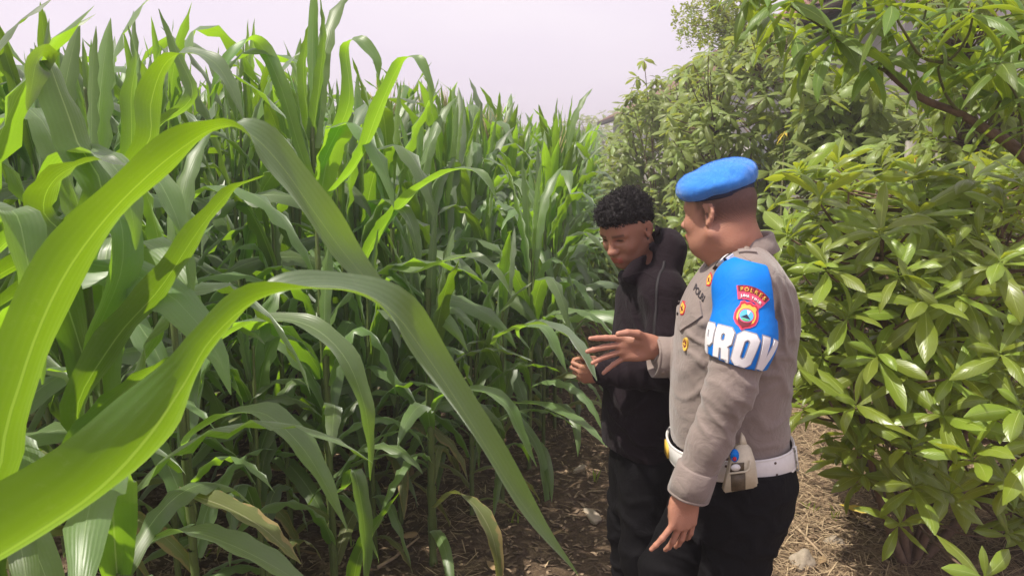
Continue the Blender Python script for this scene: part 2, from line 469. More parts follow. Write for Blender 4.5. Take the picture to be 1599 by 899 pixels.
def _lo():
    P = [(.82, .088, .30, 2.55, 1.5, None, 0), (.90, .092, .35, 2.9, 1.7, None, .7), (.78, .08, .45, 2.3, 1.1, None, -.6), (.86, .094, .25, 1.5, 1.5, (.55, 1.5), 0),
         (.74, .084, .28, 1.2, 1.3, (.45, 1.9), .5), (.92, .086, .4, 2.7, 1.3, None, 1.1), (.7, .08, .16, 1., 2., None, .4), (.66, .076, .12, .55, 1.6, None, -.4),
         (.72, .084, .18, 1., 1.8, (.62, 1.7), 0), (.6, .068, .08, .35, 1.5, None, .8), (.7, .072, .8, 2.7, .9, None, .5), (.62, .066, .95, 3., .8, None, -.7),
         (.74, .076, .6, 2.9, 1., None, .3), (.46, .035, .03, .18, 1.4, None, 1.4), (.4, .028, .1, .3, 1.4, None, -1.2)]
    for i, (L, w, a, b, p, k, t) in enumerate(P):
        CORN_LO.append(corn_leaf_geo(L, w, a, b, p, kink=k, twist=t, seed=i * 3 + 1, n=8, cross=2))
_lo()

def edge_x(Y): return float(np.interp(Y, [0, 1.5, 2.95, 4.0, 6.05, 8.6, 15, 22, 60], [-1.0, -.72, -.36, .10, .44, .80, 1.6, 2.4, 6.5]))

# -- near plants whose leaves are laid out one by one
def drawn_leaf(root, ctrl, n=26, stem=True, fold=.28, ripple=.004, mat='corn', tilt=.35, label=None):
    """ctrl rows: (photo x, photo y, forward distance, width in m, roll in degrees)"""
    bx, by = root.location.x, root.location.y
    rows = [(*PT(a, b, c), w, tw) for a, b, c, w, tw in ctrl]
    if stem:
        z = max(.05, rows[0][2] - .10 - .25 * math.dist((bx, by), rows[0][:2]))
        rows = [(bx, by, z, rows[0][3] * .6, rows[0][4])] + rows
    P = smooth_path(rows, n)
    C = P[:, :3]
    T = np.gradient(C, axis=0); T /= np.linalg.norm(T, axis=1)[:, None]
    V = C - np.array([0, 0, CAM_H]); V /= np.linalg.norm(V, axis=1)[:, None]
    sd = np.cross(T, V); sd /= np.linalg.norm(sd, axis=1)[:, None] + 1e-9
    up = np.cross(T, sd)
    # a leaf shows its underside while it rises, turns edge-on over the crest and shows its top as it hangs
    sgn = 1.0 if C[-1][0] >= C[0][0] else -1.0
    tz = np.clip(T[:, 2] * 1.25, -1, 1)
    crest = 84 if C[:, 2].max() > CAM_H - .12 else 112
    a = np.radians(sgn * (crest - np.where(tz > 0, crest - 42, 138 - crest) * tz) + P[:, 4] * tilt)[:, None]
    side = sd * np.cos(a) + up * np.sin(a)
    if globals().get('DEBUG') and mat == 'corn_bright' and n > 45:
        Nn = np.cross(side, T); Nn *= -np.sign((Nn * V).sum(1))[:, None]
        print('HERO', [(int(i), round(float(Nn[i].dot(np.array(SUN_DIR))), 2)) for i in range(0, n, 4)])
    g = strip(C - np.array([bx, by, 0]), side, np.clip(P[:, 3], .002, 1), fold, ripple, 6, random.uniform(0, 6), 6)
    g = (g[0], g[1][:, ::-1] if sgn > 0 else g[1], g[2])
    o = link('leaf', leaf_mesh('leaf', g, M[mat]), root)
    if label: o['label'] = label
    return o
def near_plant(x, y, H, label, layout=(), seed=0, extra=0, r0=.012, tassel=False):
    r = np.random.default_rng(seed)
    root = tag(empty('corn_plant', (x, y, 0)), label, 'corn plant', None)
    mb = stalk_geo(H * .80, r0, (r.uniform(-.03, .03), r.uniform(-.03, .03)))
    for i in range(8): sheath(mb, H * (.08 + .1 * i) - .05, H * (.08 + .1 * i) + .1, r0 * (1.05 - .05 * i), 0)
    mb.build('stalk', M['stalk'], root)
    for i in range(7):       # low and middle leaves all round
        w = int(r.choice([10, 11, 12, 0, 2])); z = H * (.10 + .075 * i) ; az = r.uniform(0, 6.28) if i % 2 == 0 else az + math.pi + r.uniform(-.4, .4)
        o = link('leaf', CORN_ME_LOW[w] if w > 9 and r.random() < .4 else CORN_ME[w], root, (.008 * math.cos(az), .008 * math.sin(az), z)); o.rotation_euler = (0, 0, az); o.scale = (r.uniform(.6, .85),) * 3
    for w, z, az, sc, *tl in layout:
        o = link('leaf', CORN_ME[w], root, (.008 * math.cos(az), .008 * math.sin(az), z))
        o.rotation_euler = (0, tl[0] if tl else 0, az); o.scale = (sc, sc, sc)
    return root
# ---------------------------------------------------------------- the corn field
D = math.radians
# foreground plant whose two great leaves cross the picture
p = near_plant(-1.0, .82, 1.75, 'nearest corn plant, at lower left, with two huge leaves arching across the foreground', seed=1)
drawn_leaf(p, [(-45, 800, .98, .09, 0), (14, 650, 1.0, .105, 0), (56, 525, 1.02, .100, 0), (104, 425, 1.03, .090, 0), (168, 338, 1.04, .080, 0), (238, 268, 1.05, .070, 0), (298, 222, 1.06, .062, 0), (338, 200, 1.065, .056, 0),
               (372, 200, 1.07, .054, 0), (408, 224, 1.085, .060, 0), (448, 270, 1.10, .068, 0), (492, 333, 1.13, .070, -5), (540, 398, 1.17, .062, -5), (600, 470, 1.2, .04, 0), (650, 550, 1.22, .006, 0)], n=52, fold=.34, ripple=.006, mat='corn_bright', label='upper of the two huge leaves, glowing yellow green below and grey green beyond its crest')
drawn_leaf(p, [(-100, 925, .80, .15, 0), (42, 842, .81, .175, 0), (150, 768, .82, .165, 0), (230, 684, .84, .125, 0), (286, 602, .86, .075, 0), (328, 532, .88, .058, 0), (392, 474, .91, .054, 0), (465, 450, .94, .056, 0), (540, 450, .97, .060, 0),
               (608, 482, .99, .066, 0), (664, 552, 1.02, .066, 0), (738, 664, 1.05, .058, 0), (808, 775, 1.08, .042, 0), (862, 848, 1.10, .024, 0), (903, 898, 1.12, .002, 0)], n=60, fold=.5, ripple=.006, mat='corn_bright', label='lower of the two huge leaves, its pointed tip hanging towards the path')
p = near_plant(-1.02, 1.28, 2.0, 'tall corn plant at the left edge, its wide upright leaf folded over at the tip', [(8, 1.3, 2.2, .9), (4, 1.25, 5.3, .9), (1, .9, 4.2, 1), (3, 1.1, 3.4, 1)], seed=2)
drawn_leaf(p, [(150, 330, 1.35, .07, 0), (118, 215, 1.38, .085, 0), (92, 140, 1.4, .075, 10), (72, 90, 1.42, .06, 50), (58, 95, 1.36, .055, 20), (50, 130, 1.34, .04, 0), (42, 172, 1.33, .004, 0)], n=30, mat='corn_bright')
drawn_leaf(p, [(100, 400, 1.30, .055, 0), (68, 330, 1.28, .065, 0), (88, 278, 1.26, .06, 15), (150, 250, 1.25, .04, 35), (205, 262, 1.25, .004, 30)], n=24, mat='corn_bright')
drawn_leaf(p, [(60, 330, 1.45, .06, 20), (90, 262, 1.42, .075, 30), (135, 238, 1.38, .07, 30), (180, 262, 1.34, .06, 10), (205, 330, 1.32, .045, 0), (212, 390, 1.32, .004, 0)], n=26)
drawn_leaf(p, [(-40, 380, 1.2, .05, 0), (20, 330, 1.2, .07, 20), (45, 420, 1.18, .065, 10), (60, 520, 1.17, .04, 0), (66, 600, 1.17, .004, 0)], n=24)
p = near_plant(-.84, 1.42, 1.85, 'corn plant behind the two huge leaves with a long blade pointing up to the right', [(3, 1.15, .4, .95), (8, 1.25, 1.6, .9), (8, 1.3, 4.4, 1.0), (0, .9, 5.2, 1)], seed=3)
drawn_leaf(p, [(120, 640, 1.30, .06, 0), (180, 530, 1.32, .078, 5), (250, 450, 1.34, .075, 15), (310, 360, 1.36, .055, 25), (362, 298, 1.38, .032, 30), (414, 274, 1.40, .003, 30)], n=28, mat='corn_bright')
drawn_leaf(p, [(110, 720, 1.28, .05, 0), (160, 645, 1.3, .058, 5), (225, 588, 1.3, .045, 10), (292, 546, 1.3, .003, 10)], n=20, mat='corn_bright')
drawn_leaf(p, [(200, 300, 1.5, .05, 20), (238, 275, 1.45, .06, 30), (272, 330, 1.42, .048, 5), (292, 400, 1.41, .032, 0), (302, 478, 1.40, .003, 0)], n=24)
drawn_leaf(p, [(120, 470, 1.45, .05, 0), (150, 380, 1.42, .075, 30), (185, 340, 1.4, .08, 20), (190, 420, 1.36, .07, 0), (150, 520, 1.33, .05, 0), (120, 600, 1.32, .004, 0)], n=26)
p = near_plant(-1.12, 1.95, 2.08, 'corn plant at top left, one leaf bowing right above the huge leaf', [(8, 1.5, 2.9, 1), (9, 1.55, 1.2, 1), (13, 1.6, .5, 1.1), (1, 1.2, 5.5, 1), (0, 1.0, 3.6, 1)], seed=4)
drawn_leaf(p, [(228, 230, 1.9, .07, 0), (236, 160, 1.9, .085, 0), (258, 100, 1.9, .065, 30), (295, 82, 1.88, .05, 45), (335, 98, 1.86, .05, 20), (362, 140, 1.85, .036, 5), (382, 190, 1.84, .003, 0)], n=30, mat='corn_bright')
drawn_leaf(p, [(200, 250, 1.95, .05, 0), (205, 150, 1.97, .06, 20), (212, 90, 2.0, .03, 60), (200, 40, 2.02, .003, 30)], n=20)
drawn_leaf(p, [(240, 200, 2.0, .04, 0), (300, 150, 2.1, .05, 0), (275, 80, 2.1, .035, 0), (248, 14, 2.1, .003, 0)], n=20)
p = near_plant(-1.02, 2.15, 1.55, 'low corn plant in the left foreground spreading long grey green leaves right', [(0, 1.0, 2.6, .9), (6, 1.3, 1.4, .9), (2, .8, 3.9, .9), (7, 1.35, 4.6, .8)], seed=5)
drawn_leaf(p, [(360, 520, 1.95, .045, 20), (425, 498, 1.9, .06, 25), (490, 512, 1.86, .072, 10), (540, 560, 1.83, .074, 0), (568, 630, 1.82, .055, 0), (577, 690, 1.82, .03, 0), (578, 750, 1.82, .003, 0)], n=30)
drawn_leaf(p, [(300, 680, 1.75, .05, 30), (350, 650, 1.72, .07, 20), (410, 645, 1.7, .085, 5), (465, 690, 1.68, .08, 0), (505, 750, 1.67, .05, 0), (543, 828, 1.67, .003, 0)], n=28)
drawn_leaf(p, [(290, 770, 1.72, .05, 20), (350, 790, 1.66, .08, 0), (405, 820, 1.62, .07, 0), (440, 850, 1.6, .04, 0), (470, 880, 1.6, .003, 0)], n=22, mat='corn_low')
drawn_leaf(p, [(220, 850, 1.6, .05, 20), (290, 830, 1.52, .08, 5), (360, 850, 1.48, .09, 0), (430, 885, 1.46, .07, 0), (500, 930, 1.45, .004, 0)], n=22)
p = near_plant(-.75, 2.80, 2.28, 'tallest corn plant, its pointed spike reaching the top of the picture', [(0, 1.3, 3.0, 1), (3, 1.5, 5.6, 1), (2, 1.1, .2, 1), (8, 1.75, 3.6, 1), (6, 1.8, 1.2, 1), (5, .9, 4.2, 1), (13, 1.9, 1, 1.2), (1, .7, 1.5, .9)], seed=6)
drawn_leaf(p, [(488, 220, 2.8, .06, 0), (500, 120, 2.8, .055, 20), (506, 50, 2.8, .03, 10), (500, -4, 2.8, .003, 0)], n=20, stem=False)
drawn_leaf(p, [(486, 230, 2.84, .05, 0), (474, 120, 2.85, .06, 30), (480, 60, 2.86, .03, 20), (492, 15, 2.86, .003, 0)], n=20, stem=False)
drawn_leaf(p, [(470, 240, 2.75, .05, 0), (440, 140, 2.7, .065, 20), (410, 75, 2.7, .06, 40), (385, 65, 2.68, .05, 40), (345, 110, 2.66, .045, 10), (330, 170, 2.66, .003, 0)], n=28)
drawn_leaf(p, [(510, 240, 2.7, .05, 0), (545, 160, 2.65, .07, 10), (540, 80, 2.65, .05, 30), (558, 62, 2.62, .05, 60), (585, 90, 2.6, .045, 10), (592, 125, 2.6, .003, 0)], n=28)
drawn_leaf(p, [(556, 255, 2.6, .05, 10), (592, 170, 2.5, .07, 10), (625, 100, 2.5, .05, 30), (652, 92, 2.48, .04, 30), (670, 130, 2.46, .03, 0), (674, 178, 2.46, .003, 0)], n=28)
p = near_plant(-.72, 2.72, 1.35, 'short corn plant with one narrow green leaf standing upright at the bottom edge', [(0, .8, 2.8, .8), (4, .9, .2, .8), (7, 1.1, 1.5, .7), (2, .7, 5, .8)], seed=7)
drawn_leaf(p, [(545, 930, 2.45, .06, 0), (560, 868, 2.42, .07, 10), (580, 830, 2.4, .055, 20), (600, 800, 2.4, .03, 20), (624, 768, 2.4, .003, 20)], n=18, mat='corn_bright')
drawn_leaf(p, [(540, 760, 2.4, .04, 0), (552, 735, 2.38, .065, 0), (565, 790, 2.36, .07, 0), (572, 860, 2.35, .05, 0), (570, 930, 2.35, .004, 0)], n=20)
p = near_plant(-.35, 2.98, 1.45, 'young corn plant by the path with a fan of bright yellow green upright leaves', [(7, .88, 1.0, .95), (9, .95, 2.6, 1), (9, .9, .1, 1), (7, .85, 3.9, 1.0), (6, .8, 5.3, .95), (13, .95, 1, 1.3), (14, .92, 3, 1.4), (0, .6, 2.9, .8), (2, .62, 4.6, .75), (4, .7, .9, .9), (10, .45, 3.4, .9)], seed=8, r0=.017)
for c_ in list(p.children):
    if c_.name.startswith('leaf') and c_.location.z > .75: c_.data = CORN_BRIGHT[CORN_ME.index(c_.data)]
drawn_leaf(p, [(690, 620, 2.85, .05, 20), (745, 608, 2.75, .07, 15), (790, 630, 2.68, .065, 5), (815, 680, 2.65, .045, 0), (838, 728, 2.64, .003, 0)], n=24)
drawn_leaf(p, [(705, 770, 2.85, .04, 0), (735, 782, 2.7, .075, 0), (762, 820, 2.62, .085, 0), (776, 868, 2.58, .06, 0), (782, 940, 2.56, .004, 0)], n=22, mat='corn_low', label='pale yellowing leaf hanging at the bottom of the picture')
drawn_leaf(p, [(610, 420, 2.9, .05, 20), (650, 425, 2.8, .06, 20), (700, 406, 2.7, .055, 25), (745, 402, 2.62, .045, 20), (780, 430, 2.58, .03, 0), (800, 465, 2.57, .003, 0)], n=24)
p = near_plant(.10, 3.95, 1.5, 'corn plant whose pale leaf tip is held by the person in black', [(0, 1.0, 2.9, .9), (1, .9, 4.2, .9), (6, 1.1, .9, 1), (7, 1.15, 3.8, 1), (3, .8, 5.2, .9), (9, 1.2, 2, 1), (13, 1.2, 0, 1.2), (4, 1.0, .2, .8)], seed=9)
drawn_leaf(p, [(775, 535, 3.1, .06, 20), (808, 512, 2.8, .07, 20), (850, 506, 2.5, .07, 10), (889, 526, 2.27, .064, 0), (912, 556, 2.14, .046, 0), (932, 594, 2.06, .003, 0)], n=26, mat='corn_bright', label='pale leaf tip held by the person in black')
drawn_leaf(p, [(810, 515, 3.3, .05, 10), (848, 512, 3.2, .07, 0), (868, 545, 3.15, .055, 0), (886, 582, 3.12, .003, 0)], n=18)
drawn_leaf(p, [(800, 632, 3.6, .05, 20), (845, 632, 3.4, .085, 15), (895, 655, 3.2, .08, 5), (925, 675, 3.1, .045, 0), (948, 698, 3.05, .003, 0)], n=22)
drawn_leaf(p, [(800, 640, 3.7, .05, 0), (840, 700, 3.6, .06, 0), (852, 770, 3.55, .04, 0), (858, 830, 3.52, .003, 0)], n=18)
p = near_plant(-.55, 3.35, 1.72, 'corn plant mid front row, one long leaf arching right at chest height', [(2, 1.0, 3.4, .9), (6, 1.45, 5.8, 1), (8, 1.5, 2.2, 1), (7, 1.55, 4.0, 1), (4, 1.2, .9, 1), (0, .8, 5.6, .9), (13, 1.55, 0, 1.2), (5, .6, 2.6, .8)], seed=10)
drawn_leaf(p, [(570, 410, 3.2, .06, 10), (610, 340, 3.1, .08, 20), (660, 290, 3.0, .075, 30), (715, 265, 2.95, .06, 35), (755, 275, 2.9, .045, 10), (776, 312, 2.9, .003, 0)], n=26)
drawn_leaf(p, [(590, 360, 3.2, .05, 20), (622, 326, 3.1, .07, 20), (642, 350, 3.05, .065, 0), (652, 395, 3.02, .04, 0), (656, 425, 3.0, .003, 0)], n=20)

YOUNG = [(-.05, 3.55, 1.15), (-.62, 3.05, 1.2), (-.95, 2.55, 1.1), (-.20, 3.4, 1.0), (.28, 4.55, 1.25), (-.45, 3.75, 1.35), (-1.25, 2.5, 1.4), (-.98, 3.0, 1.5), (-.15, 4.2, 1.45), (-.75, 3.6, 1.6)]
ORD_Y = ['first', 'second', 'third', 'fourth', 'fifth', 'sixth', 'seventh', 'eighth', 'ninth', 'tenth']
YOUNG.sort(key=lambda q: q[0] / q[1])
for i_, (x_, y_, h_) in enumerate(YOUNG):
    corn_plant(x_, y_, h_, 900 + i_, 'low bushy corn plant at the near field edge, ' + ORD_Y[i_] + ' of ten from left', 'low young corn plants at the near edge', nl=12, lush=.78)
# -- the other plants: rows along the field edge and into the field
HERO = [(-1.0, .82), (-1.02, 1.28), (-.84, 1.42), (-1.12, 1.95), (-1.02, 2.15), (-.75, 2.8), (-.72, 2.72), (-.35, 2.98), (.10, 3.95), (-.55, 3.35)]
spots = []
rr = np.random.default_rng(11)
for row in range(0, 34):
    y = 1.2 + rr.uniform(0, .3)
    while y < 40:
        y += (.22 if y < 12 else .34) * rr.uniform(.8, 1.2)
        x = edge_x(y) - .56 * row + rr.uniform(-.06, .06)
        d = y * CP + .2
        px = x / d * FPX + 800
        if px < -190 or px > 1400: continue
        if y < 2.5 and px > 330: continue
        if row == 0 and y < 4.3: continue
        if row == 1 and y < 3.1 and px > 150: continue
        if min(math.dist((x, y), h) for h in HERO) < .2: continue
        if y > 12 and row > 22: continue
        spots.append((x, y, row, math.hypot(x, y)))
# plants hidden deep inside the field are thinned out
spots = [s for s in spots if s[3] < 9 or s[2] < 6 or rr.random() < .5]
spots.sort(key=lambda s: s[3])
far_me = {}
def far_mesh(kind, H, tas):
    if kind not in far_me:
        g = joined_corn(H, 100 + kind, tassel=tas)
        far_me[kind] = (mesh_np('corn_plant', g[0], g[1], M['corn'], uv=g[2]), g)
    return far_me[kind]
n_ind = n_far = rown = lown = 0
ORD = ['first', 'second', 'third', 'fourth', 'fifth', 'sixth', 'seventh', 'eighth', 'ninth', 'tenth', 'eleventh', 'twelfth', 'thirteenth', 'fourteenth', 'fifteenth', 'sixteenth', 'seventeenth', 'eighteenth', 'nineteenth', 'twentieth', 'last'] + ['later'] * 40
V, Q, U, nv = [], [], [], 0
for i, (x, y, row, d) in enumerate(spots):
    H = {0: 1.5, 1: 1.80, 2: 1.93}.get(row, 1.97) * rr.uniform(.9, 1.09) + (.03 * max(0, 5 - y) if row > 1 else 0)
    if row == 0 and y > 5: H = rr.uniform(1.6, 1.9)
    if y > 14: H = rr.uniform(1.8, 2.05)
    tas = y > 4.5 and rr.random() < .3
    if n_ind < 135:
        tt = 'tasselled ' if tas else ''
        if row == 0: rown += 1; lab, grp = ORD[rown - 1] + ' ' + tt + 'corn plant of the outermost row along the path, counted from the camera', 'corn plants of the outermost row by the path'
        elif y < 3.3: lown += 1; lab, grp = 'tall corn plant behind the foreground leaves at left, ' + ORD[lown - 1] + ' nearest of them', 'tall corn plants at the near left'
        else:
            part = 'left' if x / y < -.42 else ('middle' if x / y < -.12 else 'right'); dep = 'near' if y < 5.2 else 'farther'
            lab, grp = tt + 'green corn plant inside the ' + dep + ' ' + part + ' part of the dense field', 'corn plants inside the field'
        corn_plant(x, y, H, 500 + i, lab, grp, nl=15, tassel=tas, lush=1.08 if row else .98); n_ind += 1
    elif n_ind + n_far < 285:
        me, g = far_mesh(int(rr.integers(0, 7)) + (10 if tas else 0), 1.85, tas)
        o = link('corn_plant', me); o.location = (x, y, 0); o.rotation_euler = (0, 0, rr.uniform(0, 6.28))
        s = H / 1.85; o.scale = (s, s, s)
        if row < 2: tag(o, 'small looking corn plant in the farther part of the row along the path', 'corn plant', 'corn plants farther along the path')
        else: tag(o, 'distant green corn plant in the middle of the field', 'corn plant', 'distant corn plants')
        n_far += 1
    else:
        me, g = far_mesh(int(rr.integers(0, 7)) + (10 if tas else 0), 1.85, tas)
        a = rr.uniform(0, 6.28); c, s_ = math.cos(a), math.sin(a); k = H / 1.85
        V.append(g[0] @ np.array([[c, -s_, 0], [s_, c, 0], [0, 0, 1]]).T * k + (x, y, 0)); Q.append(g[1] + nv); U.append(g[2]); nv += len(g[0])
if V:
    o = link('corn_field', mesh_np('corn_field', np.concatenate(V), np.concatenate(Q), M['corn'], uv=np.concatenate(U)))
    tag(o, 'mass of distant corn merging at the far end of the field', 'corn field', kind='stuff')
print('corn', len(spots), n_ind, n_far, 'far verts', nv)
# ---------------------------------------------------------------- ground
def vnoise(x, y, seed=0):
    """cheap smooth value noise"""
    r = np.random.default_rng(seed); tab = r.random((64, 64))
    xi, yi = np.floor(x).astype(int), np.floor(y).astype(int); fx, fy = x - xi, y - yi
    fx = fx * fx * (3 - 2 * fx); fy = fy * fy * (3 - 2 * fy)
    g = lambda a, b: tab[a % 64, b % 64]
    return (g(xi, yi) * (1 - fx) + g(xi + 1, yi) * fx) * (1 - fy) + (g(xi, yi + 1) * (1 - fx) + g(xi + 1, yi + 1) * fx) * fy
def ground_z(x, y):
    x, y = np.asarray(x, float), np.asarray(y, float)
    near = np.clip(1 - (np.hypot(x, y) - 10) / 10, 0, 1)
    z = .05 * (vnoise(x * 1.3, y * 1.3, 1) - .5) + .03 * (vnoise(x * 5, y * 5, 2) - .5) + .018 * (vnoise(x * 14, y * 14, 3) - .5) + .008 * (vnoise(x * 37, y * 37, 4) - .5)
    return z * near
gx = np.concatenate([-np.geomspace(400, 6, 14), np.arange(-5.5, -1.2, .16), np.arange(-1.2, 2.4, .022), np.arange(2.4, 5.5, .16), np.geomspace(6, 400, 14)])
gy = np.concatenate([-np.geomspace(200, 2, 8), np.arange(-1.5, 2.2, .2), np.arange(2.2, 5.6, .022), np.arange(5.6, 12, .1), np.geomspace(12.5, 600, 22)])
GX, GY = np.meshgrid(gx, gy)
GZ = ground_z(GX, GY)
w = len(gx); i, j = np.meshgrid(np.arange(len(gy) - 1), np.arange(w - 1), indexing='ij')
q = np.stack([i * w + j, i * w + j + 1, (i + 1) * w + j + 1, (i + 1) * w + j], -1).reshape(-1, 4)
gm, nt, b = node_mat('soil'); k = NT(nt)
tc = k.n('ShaderNodeTexCoord'); ob = tc.outputs['Object']
n1 = k.noise(1.3, 5, .6, ob); n2 = k.noise(18, 6, .65, ob); n3 = k.noise(90, 4, .7, ob)
soil = k.ramp(k.math('ADD', k.math('MULTIPLY', n2, .6), k.math('MULTIPLY', n3, .4)), [(.35, (.045, .030, .020)), (.5, (.11, .075, .048)), (.68, (.21, .15, .10))])
straw = k.ramp(n3, [(.35, (.16, .11, .07)), (.65, (.42, .31, .19))])
sep = k.n('ShaderNodeSeparateXYZ'); k.l(ob, sep.inputs[0])
side = k.math('MULTIPLY', k.math('SUBTRACT', sep.outputs[0], .75), 1.6, clamp=True)
sm = k.math('MULTIPLY', k.math('SUBTRACT', k.math('ADD', k.noise(4.5, 4, .6, ob), k.math('MULTIPLY', side, .16)), .56), 7., clamp=True)
k.l(k.mix(sm, soil, straw), b.inputs['Base Color']); b.inputs['Roughness'].default_value = .95; b.inputs['Specular IOR Level'].default_value = .15
k.l(k.bump(k.math('ADD', n2, n3), .8, .02), b.inputs['Normal'])
ground = tag(link('ground', mesh_np('ground', np.stack([GX, GY, GZ], -1).reshape(-1, 3), q, gm)), kind='structure')
def gz(x, y): return float(ground_z(x, y))

# straw, chips and crumbs scattered on the soil: nobody could count these
def scatter_flat(name, n, area, size, mat, label, cat, dens=None, kind='blade', seed=0, zoff=.004):
    r = np.random.default_rng(seed)
    V, Q, nv, U = [], [], 0, []
    x0, x1, y0, y1 = area
    X = r.uniform(x0, x1, n); Y = y0 + (y1 - y0) * r.random(n) ** 1.5
    if dens is not None:
        keep = r.random(n) < dens(X, Y); X, Y = X[keep], Y[keep]
    Z = ground_z(X, Y)
    m = len(X); A = r.uniform(0, 6.28, m); L = r.uniform(*size[0], m); W = r.uniform(*size[1], m); T = r.uniform(-.35, .35, m); B = r.uniform(0, .35, m) * L
    ca, sa = np.cos(A), np.sin(A)
    pts = []
    for (u, v, h) in ((-.5, -.5, 0), (-.5, .5, 0), (0, -.6, 1), (0, .6, 1), (.5, -.35, 0), (.5, .35, 0)):
        lx, ly = u * L, v * W
        px = X + ca * lx - sa * ly; py = Y + sa * lx + ca * ly
        pts.append(np.stack([px, py, ground_z(px, py) * .5 + Z * .5 + zoff + h * B * .5 + np.abs(u * T * L) * .8], -1))
    P = np.stack(pts, 1)
    base = np.arange(m)[:, None] * 6
    Q = np.concatenate([base + np.array([0, 2, 3, 1]), base + np.array([2, 4, 5, 3])])
    UV = np.tile(np.array([[0, 0], [1, 0], [0, .5], [1, .5], [.2, 1], [.8, 1]], np.float32), (m, 1))
    return tag(link(name, mesh_np(name, P.reshape(-1, 3), Q, mat, uv=UV, smooth=False)), label, cat, kind='stuff')
def straw_mat(name, lo, hi):
    m, nt, b = node_mat(name); k = NT(nt); g = k.n('ShaderNodeNewGeometry')
    k.l(k.ramp(g.outputs['Random Per Island'], [(0, lo), (.6, tuple((a + c) / 2 for a, c in zip(lo, hi))), (1, hi)]), b.inputs['Base Color'])
    b.inputs['Roughness'].default_value = .85; b.inputs['Specular IOR Level'].default_value = .25
    return m
M['straw'] = straw_mat('straw', (.16, .10, .06), (.55, .42, .26))
M['chips'] = straw_mat('chips', (.06, .04, .028), (.36, .26, .17))
pathx = lambda y: np.interp(y, [0, 3, 6, 12], [.2, .55, 1.0, 1.8])
scatter_flat('plant_litter', 26000, (-2.6, 3.2, 2.2, 9), ((.012, .045), (.004, .014)), M['chips'], 'brown chips and broken dry leaf bits covering the soil', 'litter', seed=1)
scatter_flat('dry_straw', 30000, (.5, 3.2, 2.2, 8), ((.04, .16), (.0015, .004)), M['straw'], 'pale dry straw lying right of the path beneath the shrub', 'straw', dens=lambda X, Y: np.clip((X - .75 - .12 * (Y - 3)) * 1.8, .03, 1) * (.35 + vnoise(X * 3, Y * 3, 9)), seed=2, zoff=.012)
scatter_flat('dry_straw', 12000, (-2.4, .9, 2.2, 8), ((.03, .12), (.0015, .005)), M['straw'], 'thin patches of dry straw between the corn stalks', 'straw', dens=lambda X, Y: np.clip((vnoise(X * 3.1 + 5, Y * 3.1, 12) - .52) * 5, .04, 1), seed=3, zoff=.008)
# tufts of grass and low weeds
def weeds(name, n, area, mat, label, seed, hgt=(.03, .09), dens=None):
    r = np.random.default_rng(seed); x0, x1, y0, y1 = area
    X = r.uniform(x0, x1, n); Y = r.uniform(y0, y1, n)
    if dens is not None: kp = r.random(n) < dens(X, Y); X, Y = X[kp], Y[kp]
    V, Q, nv, U = [], [], 0, []
    for x, y in zip(X, Y):
        z = gz(x, y)
        for _ in range(5):
            a = r.uniform(0, 6.28); t = r.uniform(.2, 1.2); L = r.uniform(*hgt)
            g = corn_leaf_geo(L, L * .16, t * .6, t * 1.6, n=4, cross=2, seed=int(r.integers(0, 9)))
            c, s_ = math.cos(a), math.sin(a)
            V.append(g[0] @ np.array([[c, -s_, 0], [s_, c, 0], [0, 0, 1]]).T + (x + r.uniform(-.02, .02), y + r.uniform(-.02, .02), z)); Q.append(g[1] + nv); U.append(g[2]); nv += len(g[0])
    return tag(link(name, mesh_np(name, np.concatenate(V), np.concatenate(Q), mat, uv=np.concatenate(U))), label, 'weeds', kind='stuff')
weeds('weeds', 260, (.9, 2.8, 2.7, 6), M['vine'], 'short green weeds growing through the straw', 5, dens=lambda X, Y: np.clip((vnoise(X * 2 + 3, Y * 2, 22) - .5) * 4, .02, 1))
weeds('weeds', 240, (-2.2, 1.0, 2.4, 9), M['vine'], 'sparse weeds between the corn rows', 6, dens=lambda X, Y: np.clip((vnoise(X * 2 + 3, Y * 2, 25) - .55) * 4, .02, 1))
weeds('weeds', 900, (.6, 2.8, 8, 15), M['vine'], 'low green growth at the far end of the path', 8, hgt=(.08, .3))
# stones
M['stone'] = simple_mat('stone', (.36, .30, .23), .9, .35, 12., .6, .01)
def stone(pos, size, seed, label, cat='stone'):
    r = np.random.default_rng(seed)
    bm = bmesh.new(); bmesh.ops.create_icosphere(bm, subdivisions=3, radius=1)
    for v in bm.verts:
        c = v.co; n_ = .16 * math.sin(c.x * 3 + seed) + .14 * math.sin(c.y * 4 + seed * 2) + .1 * math.sin(c.z * 5 + seed) + .05 * math.sin(c.x * 11 + c.y * 9)
        v.co = c * (1 + n_)
    for v in bm.verts: v.co = Vector((v.co.x * size[0], v.co.y * size[1], v.co.z * size[2]))
    me = bpy.data.meshes.new('stone'); bm.to_mesh(me); bm.free(); me.materials.append(M['stone'])
    for p in me.polygons: p.use_smooth = True
    o = link('stone', me); o.location = (pos.x, pos.y, gz(pos.x, pos.y) + size[2] * .35); o.rotation_euler = (0, 0, seed)
    return tag(o, label, cat)
stone(GP(1252, 893), (.065, .05, .05), 1, 'rounded tan stone at the bottom edge of the picture, right of the officer')
stone(GP(1228, 778), (.06, .045, .03), 2, 'flat pale stone on the ground just right of the black trousers')
stone(GP(1300, 852), (.045, .03, .018), 3, 'small flat stone in the straw below the yellow fallen leaf')
stone(GP(905, 735), (.05, .03, .015), 4, 'small flat stone on the dark soil left of the black trousers')
stone(GP(925, 805), (.07, .035, .016), 5, 'flat pale clod on the dark soil near the feet of the person in black')
